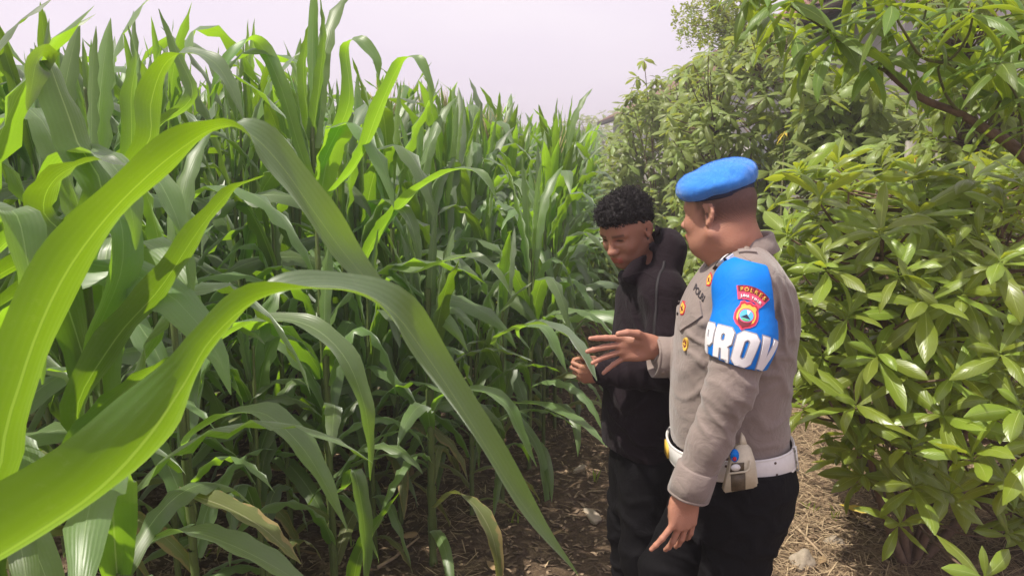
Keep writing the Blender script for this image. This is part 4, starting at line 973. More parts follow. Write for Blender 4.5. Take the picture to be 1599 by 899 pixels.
# ---------------------------------------------------------------- implicit surfaces for bodies and clothes
class Field:
    """signed distance grid, polygonised with surface nets"""
    def __init__(s, lo, hi, h):
        s.lo = np.array(lo, np.float32); s.h = h
        s.n = np.ceil((np.array(hi) - s.lo) / h).astype(int) + 1
        s.f = np.full(s.n, 1.0, np.float32)
    def block(s, lo, hi, pad):
        a = np.clip(np.floor((np.array(lo) - pad - s.lo) / s.h).astype(int), 0, s.n - 1)
        b = np.clip(np.ceil((np.array(hi) + pad - s.lo) / s.h).astype(int) + 1, 1, s.n)
        ax = [s.lo[i] + s.h * np.arange(a[i], b[i], dtype=np.float32) for i in range(3)]
        return tuple(slice(a[i], b[i]) for i in range(3)), ax[0][:, None, None], ax[1][None, :, None], ax[2][None, None, :]
    def comb(s, sl, d, k, op):
        f = s.f[sl]
        if op == 'add': h = np.maximum(k - np.abs(f - d), 0) / k; s.f[sl] = np.minimum(f, d) - h * h * k * .25
        elif op == 'sub': d = -d; h = np.maximum(k - np.abs(f - d), 0) / k; s.f[sl] = np.maximum(f, d) + h * h * k * .25
        elif op == 'and': h = np.maximum(k - np.abs(f - d), 0) / k; s.f[sl] = np.maximum(f, d) + h * h * k * .25
    def cone(s, a, b, ra, rb, k=.02, op='add', infl=0.):
        a, b = np.array(a, float), np.array(b, float); ra += infl; rb += infl; m = max(ra, rb)
        sl, X, Y, Z = s.block(np.minimum(a, b) - m, np.maximum(a, b) + m, k + 2 * s.h)
        ab = b - a; L2 = ab.dot(ab) + 1e-12
        t = np.clip(((X - a[0]) * ab[0] + (Y - a[1]) * ab[1] + (Z - a[2]) * ab[2]) / L2, 0, 1)
        d = np.sqrt((X - a[0] - t * ab[0]) ** 2 + (Y - a[1] - t * ab[1]) ** 2 + (Z - a[2] - t * ab[2]) ** 2) - (ra + (rb - ra) * t)
        s.comb(sl, d.astype(np.float32), k, op)
    def chain(s, pts, rad, k=.02, infl=0.):
        for i in range(len(pts) - 1): s.cone(pts[i], pts[i + 1], rad[i], rad[i + 1], k, infl=infl)
    def ell(s, c, r, F=None, k=.02, op='add', infl=0.):
        """ellipsoid; F = 3x3 whose columns are its axes"""
        c = np.array(c, float); r = np.array(r, float) + infl; F = np.eye(3) if F is None else np.array(F)
        m = np.sqrt(((F * r[None, :]) ** 2).sum(1))
        sl, X, Y, Z = s.block(c - m, c + m, k + 2 * s.h)
        x, y, z = X - c[0], Y - c[1], Z - c[2]
        u = (x * F[0, 0] + y * F[1, 0] + z * F[2, 0]) / r[0]; v = (x * F[0, 1] + y * F[1, 1] + z * F[2, 1]) / r[1]; w = (x * F[0, 2] + y * F[1, 2] + z * F[2, 2]) / r[2]
        k0 = np.sqrt(u * u + v * v + w * w); k1 = np.sqrt((u / r[0]) ** 2 + (v / r[1]) ** 2 + (w / r[2]) ** 2) + 1e-9
        s.comb(sl, (k0 * (k0 - 1) / k1).astype(np.float32), k, op)
    def loft(s, rings, F, k=.02, infl=0., sq=2.3):
        """stack of superellipse sections: rows (z, cu, cv, ru, rv) in the frame F (columns u, v, w) placed at origin"""
        rings = np.array(rings, float); O, F = F[0], np.array(F[1])
        zlo, zhi = rings[0, 0], rings[-1, 0]
        cor = []
        for z, cu, cv, ru, rv in rings:
            for a in (-1, 1):
                for b in (-1, 1): cor.append(O + F @ np.array([cu + a * (ru + infl), cv + b * (rv + infl), z]))
        cor = np.array(cor); sl, X, Y, Z = s.block(cor.min(0) - .02, cor.max(0) + .02, k + 2 * s.h)
        x, y, z = X - O[0], Y - O[1], Z - O[2]
        u = x * F[0, 0] + y * F[1, 0] + z * F[2, 0]; v = x * F[0, 1] + y * F[1, 1] + z * F[2, 1]; w = x * F[0, 2] + y * F[1, 2] + z * F[2, 2]
        P = smooth_path(rings, 80); P = P[np.argsort(P[:, 0])]
        cu, cv, ru, rv = [np.interp(w, P[:, 0], P[:, i]).astype(np.float32) for i in (1, 2, 3, 4)]
        ru, rv = ru + infl, rv + infl
        q = (np.abs((u - cu) / ru) ** sq + np.abs((v - cv) / rv) ** sq) ** (1 / sq)
        d = (q - 1) * np.minimum(ru, rv)
        dz = np.maximum(zlo - infl - w, w - zhi - infl)
        d = np.maximum(d, dz)
        s.comb(sl, d.astype(np.float32), k, 'add')
    def coords(s):
        return [ (s.lo[i] + s.h * np.arange(s.n[i], dtype=np.float32)).reshape([-1 if j == i else 1 for j in range(3)]) for i in range(3)]
    def sample(s, P):
        g = (np.asarray(P) - s.lo) / s.h; i = np.clip(np.floor(g).astype(int), 0, s.n - 2); f = g - i
        out = 0
        for a in (0, 1):
            for b in (0, 1):
                for c in (0, 1):
                    out = out + s.f[i[:, 0] + a, i[:, 1] + b, i[:, 2] + c] * (f[:, 0] if a else 1 - f[:, 0]) * (f[:, 1] if b else 1 - f[:, 1]) * (f[:, 2] if c else 1 - f[:, 2])
        return out
    def mesh(s):
        f = s.f; ins = f < 0; nx, ny, nz = f.shape
        # cells with mixed corners
        c = [ins[i:nx - 1 + i, j:ny - 1 + j, k:nz - 1 + k] for i in (0, 1) for j in (0, 1) for k in (0, 1)]
        anyc = c[0].copy(); allc = c[0].copy()
        for q in c[1:]: anyc |= q; allc &= q
        act = anyc & ~allc
        idx = np.full(act.shape, -1, np.int32); I = np.argwhere(act); idx[act] = np.arange(len(I))
        acc = np.zeros((len(I), 3)); cnt = np.zeros(len(I))
        offs = [(i, j, k) for i in (0, 1) for j in (0, 1) for k in (0, 1)]
        val = {o: f[I[:, 0] + o[0], I[:, 1] + o[1], I[:, 2] + o[2]].astype(np.float64) for o in offs}
        for o in offs:
            for ax in range(3):
                if o[ax]: continue
                p = list(o); p[ax] = 1; p = tuple(p)
                a, b = val[o], val[p]; m = (a < 0) != (b < 0)
                t = np.where(m, a / np.where(m, a - b, 1), 0)
                pt = np.tile(np.array(o, float), (len(I), 1)); pt[:, ax] = t
                acc += pt * m[:, None]; cnt += m
        V = s.lo + s.h * (I + acc / cnt[:, None])
        Q = []
        for ax in range(3):
            sh = [slice(None)] * 3; sh2 = [slice(None)] * 3; sh[ax] = slice(0, -1); sh2[ax] = slice(1, None)
            A, B = ins[tuple(sh)], ins[tuple(sh2)]
            E = np.argwhere(A != B)
            u, v = (ax + 1) % 3, (ax + 2) % 3
            E = E[(E[:, u] > 0) & (E[:, v] > 0) & (E[:, u] < f.shape[u] - 1) & (E[:, v] < f.shape[v] - 1)]
            def cell(du, dv):
                e = E.copy(); e[:, u] -= du; e[:, v] -= dv; return idx[e[:, 0], e[:, 1], e[:, 2]]
            q = np.stack([cell(1, 1), cell(0, 1), cell(0, 0), cell(1, 0)], 1)
            fl = ~A[E[:, 0], E[:, 1], E[:, 2]]
            q[fl] = q[fl][:, ::-1]
            Q.append(q)
        return V, np.concatenate(Q)
def relax(V, Q, it=2, lam=.5):
    """light Laplacian smoothing of a quad mesh"""
    n = len(V)
    e = np.concatenate([Q[:, [0, 1]], Q[:, [1, 2]], Q[:, [2, 3]], Q[:, [3, 0]]]); e = np.concatenate([e, e[:, ::-1]])
    deg = np.bincount(e[:, 0], minlength=n)[:, None]
    for _ in range(it):
        a = np.stack([np.bincount(e[:, 0], weights=V[e[:, 1], i], minlength=n) for i in range(3)], 1) / np.maximum(deg, 1)
        V = V + lam * (a - V)
    return V
def frame(fwd, up=(0, 0, 1), roll=0.):
    """columns: forward, left, up"""
    f = Vector(fwd).normalized(); l = Vector(up).cross(f).normalized(); u = f.cross(l)
    if roll:
        q = Quaternion(f, roll); l = q @ l; u = q @ u
    return np.array([[f.x, l.x, u.x], [f.y, l.y, u.y], [f.z, l.z, u.z]])
def smoothstep(a, b, x):
    t = np.clip((x - a) / (b - a), 0, 1); return t * t * (3 - 2 * t)

# ---- head: local frame forward, left, up; origin at the middle of the skull, unit = metres
def head_sdf(S, O, F, k=1.0, chubby=1.0, hair_cut=False, eye_open=.25):
    """adds a head about .23 m tall to the field"""
    O = np.array(O, float)
    W = lambda x, y, z: O + F @ np.array([x, y, z]) * k
    def E(c, r, kk=.02, op='add', F2=None): S.ell(W(*c), np.array(r) * k, F if F2 is None else F @ F2, kk * k, op)
    def C(a, b, ra, rb, kk=.012, op='add'): S.cone(W(*a), W(*b), ra * k, rb * k, kk * k, op)
    E((-.012, 0, .030), (.097, .076, .083), .02)                     # cranium
    E((.030, 0, .018), (.066, .066, .072), .03)                      # forehead
    E((.034, 0, -.040), (.058, .058 * chubby, .070), .03)            # middle face
    E((.040, 0, -.082), (.046, .044 * chubby, .034), .03)            # jaw front
    C((-.012, .052 * chubby, -.055), (.052, .020, -.096), .018 * chubby, .016, .03)
    C((-.012, -.052 * chubby, -.055), (.052, -.020, -.096), .018 * chubby, .016, .03)
    E((.072, 0, -.099), (.017, .020, .014), .018)                    # chin
    for s_ in (1, -1):
        E((.064, s_ * .036, -.030), (.022, .022, .020), .022)        # cheekbone
        E((.088, s_ * .031, .002), (.013, .019, .011), .012, 'sub')  # eye socket
        C((.086, s_ * .012, .018), (.074, s_ * .048, .018), .007, .006, .014)   # brow ridge
        E((.0745, s_ * .031, .000), (.0125, .0145, .0115), .003)     # eyeball with lids
        C((.0865, s_ * .019, -.0035), (.0815, s_ * .044, -.002), .0026, .0022, .003)   # lower lid
        C((.0870, s_ * .018, .005), (.0800, s_ * .045, .004), .0032, .0026, .003)    # upper lid
        E((.102, s_ * .014, -.036), (.010, .0085, .0085), .006)      # nostril wing
        E((.104, s_ * .008, -.044), (.006, .0035, .004), .003, 'sub')
    C((.088, 0, .012), (.110, 0, -.030), .0075, .0095, .012)         # nose
    E((.112, 0, -.034), (.012, .012, .010), .008)
    C((.096, 0, -.050), (.092, 0, -.060), .006, .006, .012)          # philtrum
    E((.082, 0, -.066), (.018, .029, .016), .018)                    # muzzle
    C((.099, -.012, -.0645), (.099, .012, -.0645), .0055, .0055, .004); C((.099, .012, -.0645), (.086, .026, -.068), .0052, .003, .005); C((.099, -.012, -.0645), (.086, -.026, -.068), .0052, .003, .005)
    C((.097, -.010, -.0745), (.097, .010, -.0745), .0062, .0062, .004); C((.097, .010, -.0745), (.084, .024, -.070), .0058, .003, .005); C((.097, -.010, -.0745), (.084, -.024, -.070), .0058, .003, .005)
    C((.104, -.020, -.0693), (.104, .020, -.0693), .0018, .0018, .002, 'sub')
    # ears
    for s_ in (1, -1):
        a = np.array([[math.cos(.25), -math.sin(.25) * 0, 0], [0, 1, 0], [0, 0, 1]])
        ear = [(-.016, .076, .020), (-.024, .081, .014), (-.028, .084, .002), (-.025, .084, -.012), (-.017, .081, -.024), (-.008, .077, -.032)]
        for i_ in range(5):
            p0, p1 = ear[i_], ear[i_ + 1]; C((p0[0], s_ * p0[1], p0[2]), (p1[0], s_ * p1[1], p1[2]), .0048, .0048, .004)
        C((-.008, s_ * .076, -.030), (-.004, s_ * .073, -.016), .006, .005, .006)       # lobe
        C((-.016, s_ * .076, .020), (-.004, s_ * .074, .014), .0045, .004, .004); C((-.004, s_ * .074, .014), (-.001, s_ * .072, .004), .004, .003, .004)
        E((-.014, s_ * .074, -.004), (.014, .005, .023), .006)
        C((-.017, s_ * .079, .010), (-.018, s_ * .079, -.010), .0035, .0035, .003)      # inner fold
        E((-.006, s_ * .080, -.006), (.006, .006, .009), .003, 'sub')
        E((.000, s_ * .0735, -.008), (.004, .004, .006), .003)                            # tragus
def hand_sdf(S, wrist, F, fingers, thumb, k=1.0, side=1, palm_len=.088, curl_palm=0.):
    """F columns: along the hand, towards the thumb side, out of the back of the hand.
    fingers: four (spread, bends) in radians, bends positive = towards the palm"""
    O = np.array(wrist, float); W = lambda x, y, z: O + F @ np.array([x, y, z]) * k
    roots = [(.088, .030), (.092, .010), (.088, -.010), (.080, -.029)]
    lens = [(.042, .025, .020), (.046, .029, .021), (.043, .027, .021), (.034, .021, .018)]
    rad = [(.0092, .0083, .0075, .0062), (.0094, .0085, .0076, .0063), (.0090, .0081, .0073, .0060), (.0080, .0072, .0065, .0054)]
    S.ell(W(.0, 0, 0), np.array((.030, .027, .020)) * k, F, .02 * k)
    S.ell(W(.045, .001, 0), np.array((.052, .040, .0155)) * k, F, .02 * k)
    S.ell(W(.035, -.024, -.006), np.array((.036, .014, .014)) * k, F, .012 * k)
    S.ell(W(.034, .024, -.009), np.array((.034, .016, .016)) * k, F, .014 * k)      # thenar
    for (rx, ry), L, r, (sp, bends) in zip(roots, lens, rad, fingers):
        S.cone(W(.03, ry * .55, .001), W(rx - .006, ry, .001), .010 * k, .0098 * k, .010 * k)
        p = np.array([rx - .004, ry, 0.]); ang = 0.; d0 = np.array([math.cos(sp), math.sin(sp), 0])
        for i_ in range(3):
            ang += bends[i_]
            d = d0 * math.cos(ang) + np.array([0, 0, -1.]) * math.sin(ang)
            q = p + d * L[i_]
            S.cone(W(*p), W(*q), r[i_] * k, r[i_ + 1] * k, .0025 * k); S.ell(W(*p), np.array((r[i_] * 1.04,) * 3) * k, F, .002 * k)
            if i_ == 2: # nail
                nrm = d0 * math.sin(ang) + np.array([0, 0, 1.]) * math.cos(ang)
                S.ell(W(*(q - d * .004 + nrm * (r[3] * .82))), np.array((.0058, .0045, .0016)) * k, F, .001 * k)
            p = q
    # thumb: leaves the side of the palm near its base
    p = np.array([.018, .026, -.008]); r = (.0135, .0112, .0098, .0078); L = (.040, .032, .026)
    for i_, (dx, dy, dz) in enumerate(thumb):
        d = np.array([dx, dy, dz], float); d /= np.linalg.norm(d); q = p + d * L[i_]
        S.cone(W(*p), W(*q), r[i_] * k, r[i_ + 1] * k, .006 * k if i_ == 0 else .003 * k); p = q

def skin_material(name, base, red, dark):
    m, nt, b = node_mat(name); k = NT(nt)
    at = k.n('ShaderNodeVertexColor', layer_name='tint'); tc = k.n('ShaderNodeTexCoord')
    n1 = k.noise(35, 4, .6, tc.outputs['Object']); n2 = k.noise(260, 3, .6, tc.outputs['Object'])
    c = k.mix(k.math('MULTIPLY', k.noise(14, 5, .65, tc.outputs['Object']), .9), tuple(x * .88 for x in base), tuple(x * 1.12 for x in red))
    c = k.mix(1.0, c, at.outputs[0], 'MULTIPLY')
    k.l(c, b.inputs['Base Color']); b.inputs['Roughness'].default_value = .48; b.inputs['Specular IOR Level'].default_value = .45
    b.inputs['Subsurface Weight'].default_value = .12; b.inputs['Subsurface Scale'].default_value = .02; b.inputs['Subsurface Radius'].default_value = (1, .35, .2)
    k.l(k.bump(k.math('ADD', k.math('MULTIPLY', n1, .5), n2), .35, .003), b.inputs['Normal'])
    return m
def cloth_material(name, col, rough=.85, var=.12, weave=1400., bump=.35, sheen=.3, big=6., spec=.2):
    m, nt, b = node_mat(name); k = NT(nt); tc = k.n('ShaderNodeTexCoord'); ob = tc.outputs['Object']
    n1 = k.noise(big, 5, .6, ob); n2 = k.noise(420, 2, .6, ob)
    mp = k.n('ShaderNodeMapping'); mp.inputs['Rotation'].default_value = (.6, .5, .4); k.l(ob, mp.inputs[0])
    wv = k.n('ShaderNodeTexWave'); wv.inputs['Scale'].default_value = weave / 6; wv.inputs['Distortion'].default_value = .5; k.l(mp.outputs[0], wv.inputs[0])
    f = k.math('ADD', k.math('MULTIPLY', n1, .75), k.math('MULTIPLY', n2, .25))
    k.l(k.ramp(f, [(.3, tuple(x * (1 - var) for x in col)), (.7, tuple(x * (1 + var) for x in col))]), b.inputs['Base Color'])
    b.inputs['Roughness'].default_value = rough; b.inputs['Specular IOR Level'].default_value = spec
    b.inputs['Sheen Weight'].default_value = sheen; b.inputs['Sheen Roughness'].default_value = .5
    folds = k.noise(13, 6, .6, ob, dist=1.2)
    h = k.math('ADD', k.math('MULTIPLY', folds, 1.0), k.math('ADD', k.math('MULTIPLY', wv.outputs['Fac'], .02), k.math('MULTIPLY', n2, .04)))
    k.l(k.bump(h, bump * 1.3, .016), b.inputs['Normal'])
    return m
M['skin_a'] = skin_material('skin', (.43, .225, .155), (.46, .20, .135), (.1, .05, .03))
M['skin_b'] = skin_material('skin', (.34, .175, .115), (.37, .16, .105), (.1, .05, .03))
M['shirt'] = cloth_material('uniform_shirt', (.240, .193, .172), .75, .07)
M['black_cloth'] = cloth_material('black_trousers', (.0055, .005, .006), .85, .2, sheen=.0, spec=.12)
M['hoodie'] = cloth_material('black_hoodie', (.0145, .0095, .0125), .95, .18, bump=.5, sheen=.03, spec=.12)
M['felt'] = cloth_material('blue_beret_felt', (.042, .235, .70), .95, .10, bump=.3, sheen=.35, big=30)
M['felt_band'] = simple_mat('beret_band', (.012, .014, .04), .6, .2)
M['armband'] = cloth_material('blue_armband', (.004, .19, .70), .6, .06, bump=.2, sheen=.0)
M['white_leather'] = simple_mat('white_leather', (.72, .70, .68), .5, .08, 25., .15, spec=.5)
M['cream_leather'] = simple_mat('cream_pouch', (.62, .56, .42), .55, .15, 30., .2)
M['white_print'] = simple_mat('white_lettering', (.80, .78, .80), .6, .04)
M['outline_print'] = simple_mat('grey_outline', (.30, .29, .32), .6, .05)
M['red_patch'] = simple_mat('red_patch', (.50, .025, .05), .7, .1)
M['dark_red'] = simple_mat('maroon_patch', (.16, .015, .03), .7, .1)
M['pink_trim'] = simple_mat('pink_red_trim', (.72, .08, .16), .7, .1)
M['gold'] = simple_mat('gold_thread', (.75, .48, .08), .45, .15, 200., .3)
M['sky_blue'] = simple_mat('light_blue_emblem', (.10, .45, .75), .6, .1)
M['emblem_green'] = simple_mat('green_emblem', (.12, .45, .16), .6, .1)
M['dark_thread'] = simple_mat('dark_thread', (.03, .025, .03), .7, .1)
M['button'] = simple_mat('button', (.22, .17, .14), .35, .1, spec=.6)
M['hair'] = simple_mat('black_hair', (.011, .008, .008), .5, .4, 300., .3, spec=.35)
M['shoe'] = simple_mat('black_shoe', (.015, .015, .016), .4, .2)
M['steel'] = simple_mat('rivet', (.15, .12, .10), .35, .1, metal=.9)
M['dull_metal'] = simple_mat('brown_pouch_window', (.10, .075, .045), .4, .5, 60., .4)
# ---------------------------------------------------------------- the officer
def SIL(nm, V, ys):
    if not globals().get('DEBUG'): return
    d = V[:, 1] * CP - (V[:, 2] - CAM_H) * SP; x = V[:, 0] / d * FPX + 799.5; y = 449.5 - FPX * (V[:, 1] * SP + (V[:, 2] - CAM_H) * CP) / d
    print('SIL', nm, [(q, int(x[abs(y - q) < 4].min()), int(x[abs(y - q) < 4].max())) for q in ys if (abs(y - q) < 4).any()], 'y', int(y.min()), int(y.max()))
OY = 1.98
A = np.array
def at(px, py, Y): return np.array(PT(px, py, Y))
off = tag(empty('person', (at(1150, 700, OY)[0], OY, 0)), 'officer in grey brown shirt, blue beret and blue armband, one open hand raised', 'person')
offO = np.array(off.location)
hfw = (-.70, .70, -.10)
HK = .955
HF = frame(hfw)
HO = at(1123, 331, OY)
neck0 = HO + HF @ A([-.035, 0, -.075]); neck1 = at(1158, 408, OY + .01)
shL, shR = at(1168, 447, OY - .175), at(1128, 442, OY + .19)
elL, wrL = at(1140, 608, OY - .235), at(1080, 750, OY - .215)
elR, wrR = at(1110, 572, OY + .17), at(1032, 548, OY + .10)
hipc = at(1150, 725, OY)
TF = (np.array([at(1150, 700, OY)[0], OY, 0.]), frame((-1, .05, 0)))          # torso frame: forward, left, up
def tl(px, py, v=0.):
    """photo point on the torso's middle plane -> (forward offset, height)"""
    q = at(px, py, OY); return q
def ring(pf, pb, Yv=None, rv=.17, cv=0.):
    """section between photo points on the front and back outline"""
    a, b = at(*pf, OY), at(*pb, OY)
    z = (a[2] + b[2]) / 2; ox = TF[0][0]
    uf, ub = -(a[0] - ox), -(b[0] - ox)
    return (z, (uf + ub) / 2, cv, (uf - ub) / 2, rv)
torso = [ring((1055, 735), (1236, 745), rv=.168), ring((1051, 690), (1226, 700), rv=.158), ring((1048, 640), (1226, 650), rv=.158), ring((1050, 590), (1230, 600), rv=.162), ring((1055, 540), (1237, 540), rv=.172),
         ring((1062, 490), (1241, 490), rv=.178), ring((1082, 445), (1232, 450), rv=.178), ring((1108, 415), (1215, 415), rv=.150), ring((1126, 396), (1200, 392), rv=.10), ring((1138, 384), (1196, 376), rv=.065)]
torso.sort()
kneeL, ankL = at(1135, 1000, OY - .10), A([at(1160, 900, OY)[0] + .02, OY - .10, .09])
legs = {}
pelv = A([TF[0][0], OY, torso[0][0]])
for sgn, nm in ((-1, 'L'), (1, 'R')):
    hx = pelv[0] + .0; hip = A([hx + .01, OY + sgn * .09, torso[0][0] + .01])
    kn = A([hx - (.035 if nm == 'L' else .16), OY + sgn * .10, .50]); an = A([hx - (-.04 if nm == 'L' else .15), OY + sgn * .10, .09])
    legs[nm] = (hip, kn, an)

# body: one continuous surface, under the clothes too
S = Field(A([.10, OY - .42, -.01]), A([1.02, OY + .40, 1.82]), .0032)
head_sdf(S, HO, HF, k=HK, chubby=1.13)
S.cone(neck0, neck1, .056, .062, .03)
S.cone(HO + HF @ A([-.048, 0, -.03]), neck1 + A([.02, 0, .01]), .046, .055, .03)      # thick nape
S.cone(HO + HF @ A([.025, 0, -.095]), neck1 + A([-.03, 0, -.01]), .035, .05, .04)     # under the chin
S.loft([(r[0], r[1], r[2], r[3] - .022, r[4] - .022) for r in torso[:-1]], TF, k=.03)
for a, e, w_ in ((shL, elL, wrL), (shR, elR, wrR)):
    S.chain([a, e, w_], [.050, .040, .027], .03)
for nm in 'LR':
    h_, k_, a_ = legs[nm]; S.chain([h_, k_, a_], [.088, .058, .038], .03)
    S.cone(a_ + A([.02, 0, -.04]), a_ + A([-.15, 0, -.055]), .035, .028, .02)
# his raised right hand: palm to us, fingers pointing left
fR = np.array(Vector((-1.0, -.05, -.06)).normalized()); yR = np.array([-.02, -.12, 1.0]); yR -= fR * yR.dot(fR); yR /= np.linalg.norm(yR)
nb = np.cross(fR, yR); nb = nb if nb[1] > 0 else -nb       # back of the hand looks away from us
HR = np.stack([fR, yR, nb], 1); wR = at(1017, 540, OY + .085)
S.cone(wrR, wR, .029, .026, .02)
hand_sdf(S, wR, HR, [(.10, (.05, .10, .06)), (-.04, (.12, .16, .12)), (-.18, (.18, .20, .16)), (-.50, (.10, .22, .16))],
         [(.62, .55, -.45), (1, .30, -.30), (1, .02, -.22)], k=1.06)
# left hand hanging, back of the hand to us, index finger pointing down and forward
fL = np.array(Vector((-.10, -.05, -.99)).normalized()); yL = np.array([-.95, -.20, .25]); yL -= fL * yL.dot(fL); yL /= np.linalg.norm(yL)
nb = np.cross(fL, yL); nb = nb if nb[1] < 0 else -nb
HL = np.stack([fL, yL, nb], 1); wL = at(1072, 774, OY - .215)
S.cone(wrL, wL, .030, .027, .02)
hand_sdf(S, wL, HL, [(.52, (.10, .14, .10)), (.10, (.26, .28, .22)), (.0, (.26, .30, .24)), (-.10, (.26, .34, .28))],
         [(.85, -.20, -.75), (.97, -.22, -.30), (1, -.2, -.15)], k=.98)
V, Q = S.mesh(); V = relax(V, Q, 1, .4)
P = (V - HO) @ HF / HK
tint = np.ones((len(V), 3))
inhead = (np.abs(P) < .16).all(1)
# cropped hair: short stubble below the beret at the back and side
n_ = np.sin(V[:, 0] * 900) * np.sin(V[:, 1] * 870) * np.sin(V[:, 2] * 910)
hair = smoothstep(-.055, .012, P[:, 2] + .55 * np.clip(-P[:, 0] - .02, -.03, .06) * 0 + .012 * n_) * smoothstep(.034, .0, P[:, 0]) * inhead
hair = hair * smoothstep(-.10, -.02, P[:, 2] - P[:, 0] * .25)
ear = (np.abs(P[:, 1]) > .0765) & (P[:, 0] > -.034) & (P[:, 0] < .006) & (P[:, 2] < .026) & (P[:, 2] > -.045) & inhead
hair[ear] = 0
side = smoothstep(.040, .020, P[:, 0]) * smoothstep(-.012, .02, P[:, 2]) * inhead * ~ear
hair = np.maximum(hair, side * .8)
dk = A([.20, .19, .22])
dk = A([.13, .12, .14]) * (1 + .5 * np.random.default_rng(1).random((len(V), 1)))
tint = tint * (1 - hair[:, None] * .9) + dk * hair[:, None] * .9
brow = np.exp(-((P[:, 2] - .021) / .005) ** 2) * (np.abs(np.abs(P[:, 1]) - .031) < .019) * (P[:, 0] > .05) * inhead
tint = tint * (1 - brow[:, None] * .8) + A([.12, .1, .1]) * brow[:, None] * .8
lip = (np.abs(P[:, 2] + .0695) < .011) * (np.abs(P[:, 1]) < .024) * (P[:, 0] > .088)
tint[lip.astype(bool)] *= A([.95, .68, .68])
eye = (np.hypot(np.abs(P[:, 1]) - .031, (P[:, 2] - .001) * 2.2) < .0095) & (P[:, 0] > .07)
tint[eye] = A([.12, .1, .1])
body = link('body', mesh_np('body', V - offO, Q, M['skin_a'], cols=tint), off)

# shirt
G = Field(A([.25, OY - .42, .92]), A([1.02, OY + .42, 1.60]), .0042)
G.loft(torso[1:], TF, k=.02)
G.ell(shL + A([.01, .03, -.005]), (.074, .070, .062), None, .05); G.ell(shR + A([0, -.03, -.005]), (.074, .07, .062), None, .05)
G.cone(neck1 + A([.0, -.03, -.012]), shL + A([0, .03, .03]), .052, .052, .05); G.cone(neck1 + A([0, .03, -.012]), shR + A([0, -.03, .03]), .052, .052, .05)
armL = [shL, shL * .5 + elL * .5 + A([.004, -.008, 0]), elL, elL * .45 + wrL * .55 + A([.004, 0, 0]), at(1082, 750, OY - .215)]
G.chain(armL, [.068, .0715, .059, .051, .046], .025)
cuffL0, cuffL1 = at(1089, 729, OY - .217), at(1075, 768, OY - .215)
elR2 = at(1100, 560, OY + .16)
armR = [shR, elR2 * .6 + shR * .4, elR2, at(1045, 556, OY + .10)]
G.chain(armR, [.075, .068, .062, .056], .03)
cR0, cR1 = at(1058, 557, OY + .10), at(1019, 556, OY + .09)
X, Y, Z = G.coords()
def seg(a, b, X=X, Y=Y, Z=Z):
    ab = b - a; t = ((X - a[0]) * ab[0] + (Y - a[1]) * ab[1] + (Z - a[2]) * ab[2]) / ab.dot(ab)
    d = np.sqrt((X - a[0] - np.clip(t, 0, 1) * ab[0]) ** 2 + (Y - a[1] - np.clip(t, 0, 1) * ab[1]) ** 2 + (Z - a[2] - np.clip(t, 0, 1) * ab[2]) ** 2)
    return t, d
def ridge(a): return 1 - np.abs(np.sin(a)) ** .7
# creases: few, crisp, following how the cloth pulls
def crease(c, rad, nrm, freq, amp, ph=0., warp=1.0):
    nrm = np.array(nrm, float); nrm /= np.linalg.norm(nrm)
    sl_, x, y, z = G.block(c - rad * 2.2, c + rad * 2.2, 0)
    w = np.exp(-((x - c[0]) ** 2 + (y - c[1]) ** 2 + (z - c[2]) ** 2) / rad ** 2)
    u = x * nrm[0] + y * nrm[1] + z * nrm[2]
    a_ = u * freq + ph + warp * np.sin(x * 19 + z * 13 + ph) + warp * .8 * np.sin(y * 27 - z * 22) + warp * .5 * np.sin(x * 51 - z * 37 + ph)
    g_ = (.5 + .5 * np.sin(a_)) ** 3
    G.f[sl_] += (amp * 1.45 * w * (.35 - g_)).astype(np.float32)
crease(elL + A([.02, 0, .01]), .085, (.5, .2, 1), 150, .0042, warp=1.6)
crease(elL + A([-.02, -.03, -.05]), .085, (.9, 0, .5), 120, .0036, 1., warp=1.4)
crease(elL * .4 + wrL * .6, .09, (1, 0, .35), 100, .0030, 2.)
crease(shL + A([.075, 0, -.09]), .10, (1, 0, .35), 150, .0062, .5, warp=1.5)
crease(shL + A([-.075, 0, -.14]), .08, (1, 0, -.7), 140, .0050, 1.5)
crease(at(1215, 655, OY - .12), .12, (.2, 0, 1), 110, .0042, .3, warp=1.8)
crease(at(1205, 590, OY - .12), .13, (.8, 0, 1), 75, .0036, 1.3, warp=1.6)
crease(at(1070, 600, OY - .14), .11, (-.6, 0, 1), 100, .0046, 2.3, warp=1.5)
crease(at(1085, 545, OY - .12), .09, (.6, 0, 1), 110, .0044, .9, warp=1.5)
crease(at(1050, 560, OY + .1), .08, (1, 0, .2), 130, .0030, .2)
crease(at(1210, 440, OY - .10), .10, (1, 0, 1.2), 80, .0030, .2)
# hollow at wrists, neck and hem so that skin comes out cleanly
G.cone(neck1 + A([-.008, 0, .012]), neck0 + A([-.01, 0, .02]), .066, .080, .006, 'sub')
hem = at(1150, 690, OY)[2]
G.f[:] = np.maximum(G.f, (hem - Z + .012 * np.cos((X - .6) * 9)).astype(np.float32))
V, Q = G.mesh(); V = relax(V, Q, 1, .35)
shirt = link('shirt', mesh_np('shirt', V - offO, Q, M['shirt']), off)
SIL('shirt', V, [400,430,460,490,520,560,600,640,680])
shirt_bvh = BVHTree.FromPolygons([tuple(v) for v in V], [tuple(q) for q in Q])
def onto(p, d, bvh=None, off_=.002):
    """first hit of the shirt from p along d, lifted by off_"""
    h = (bvh or shirt_bvh).ray_cast(Vector(p), Vector(d).normalized())
    if h[0] is None: return None
    return np.array(h[0]) + np.array(h[1]) * off_ * (1 if h[1].dot(Vector(d)) < 0 else -1)

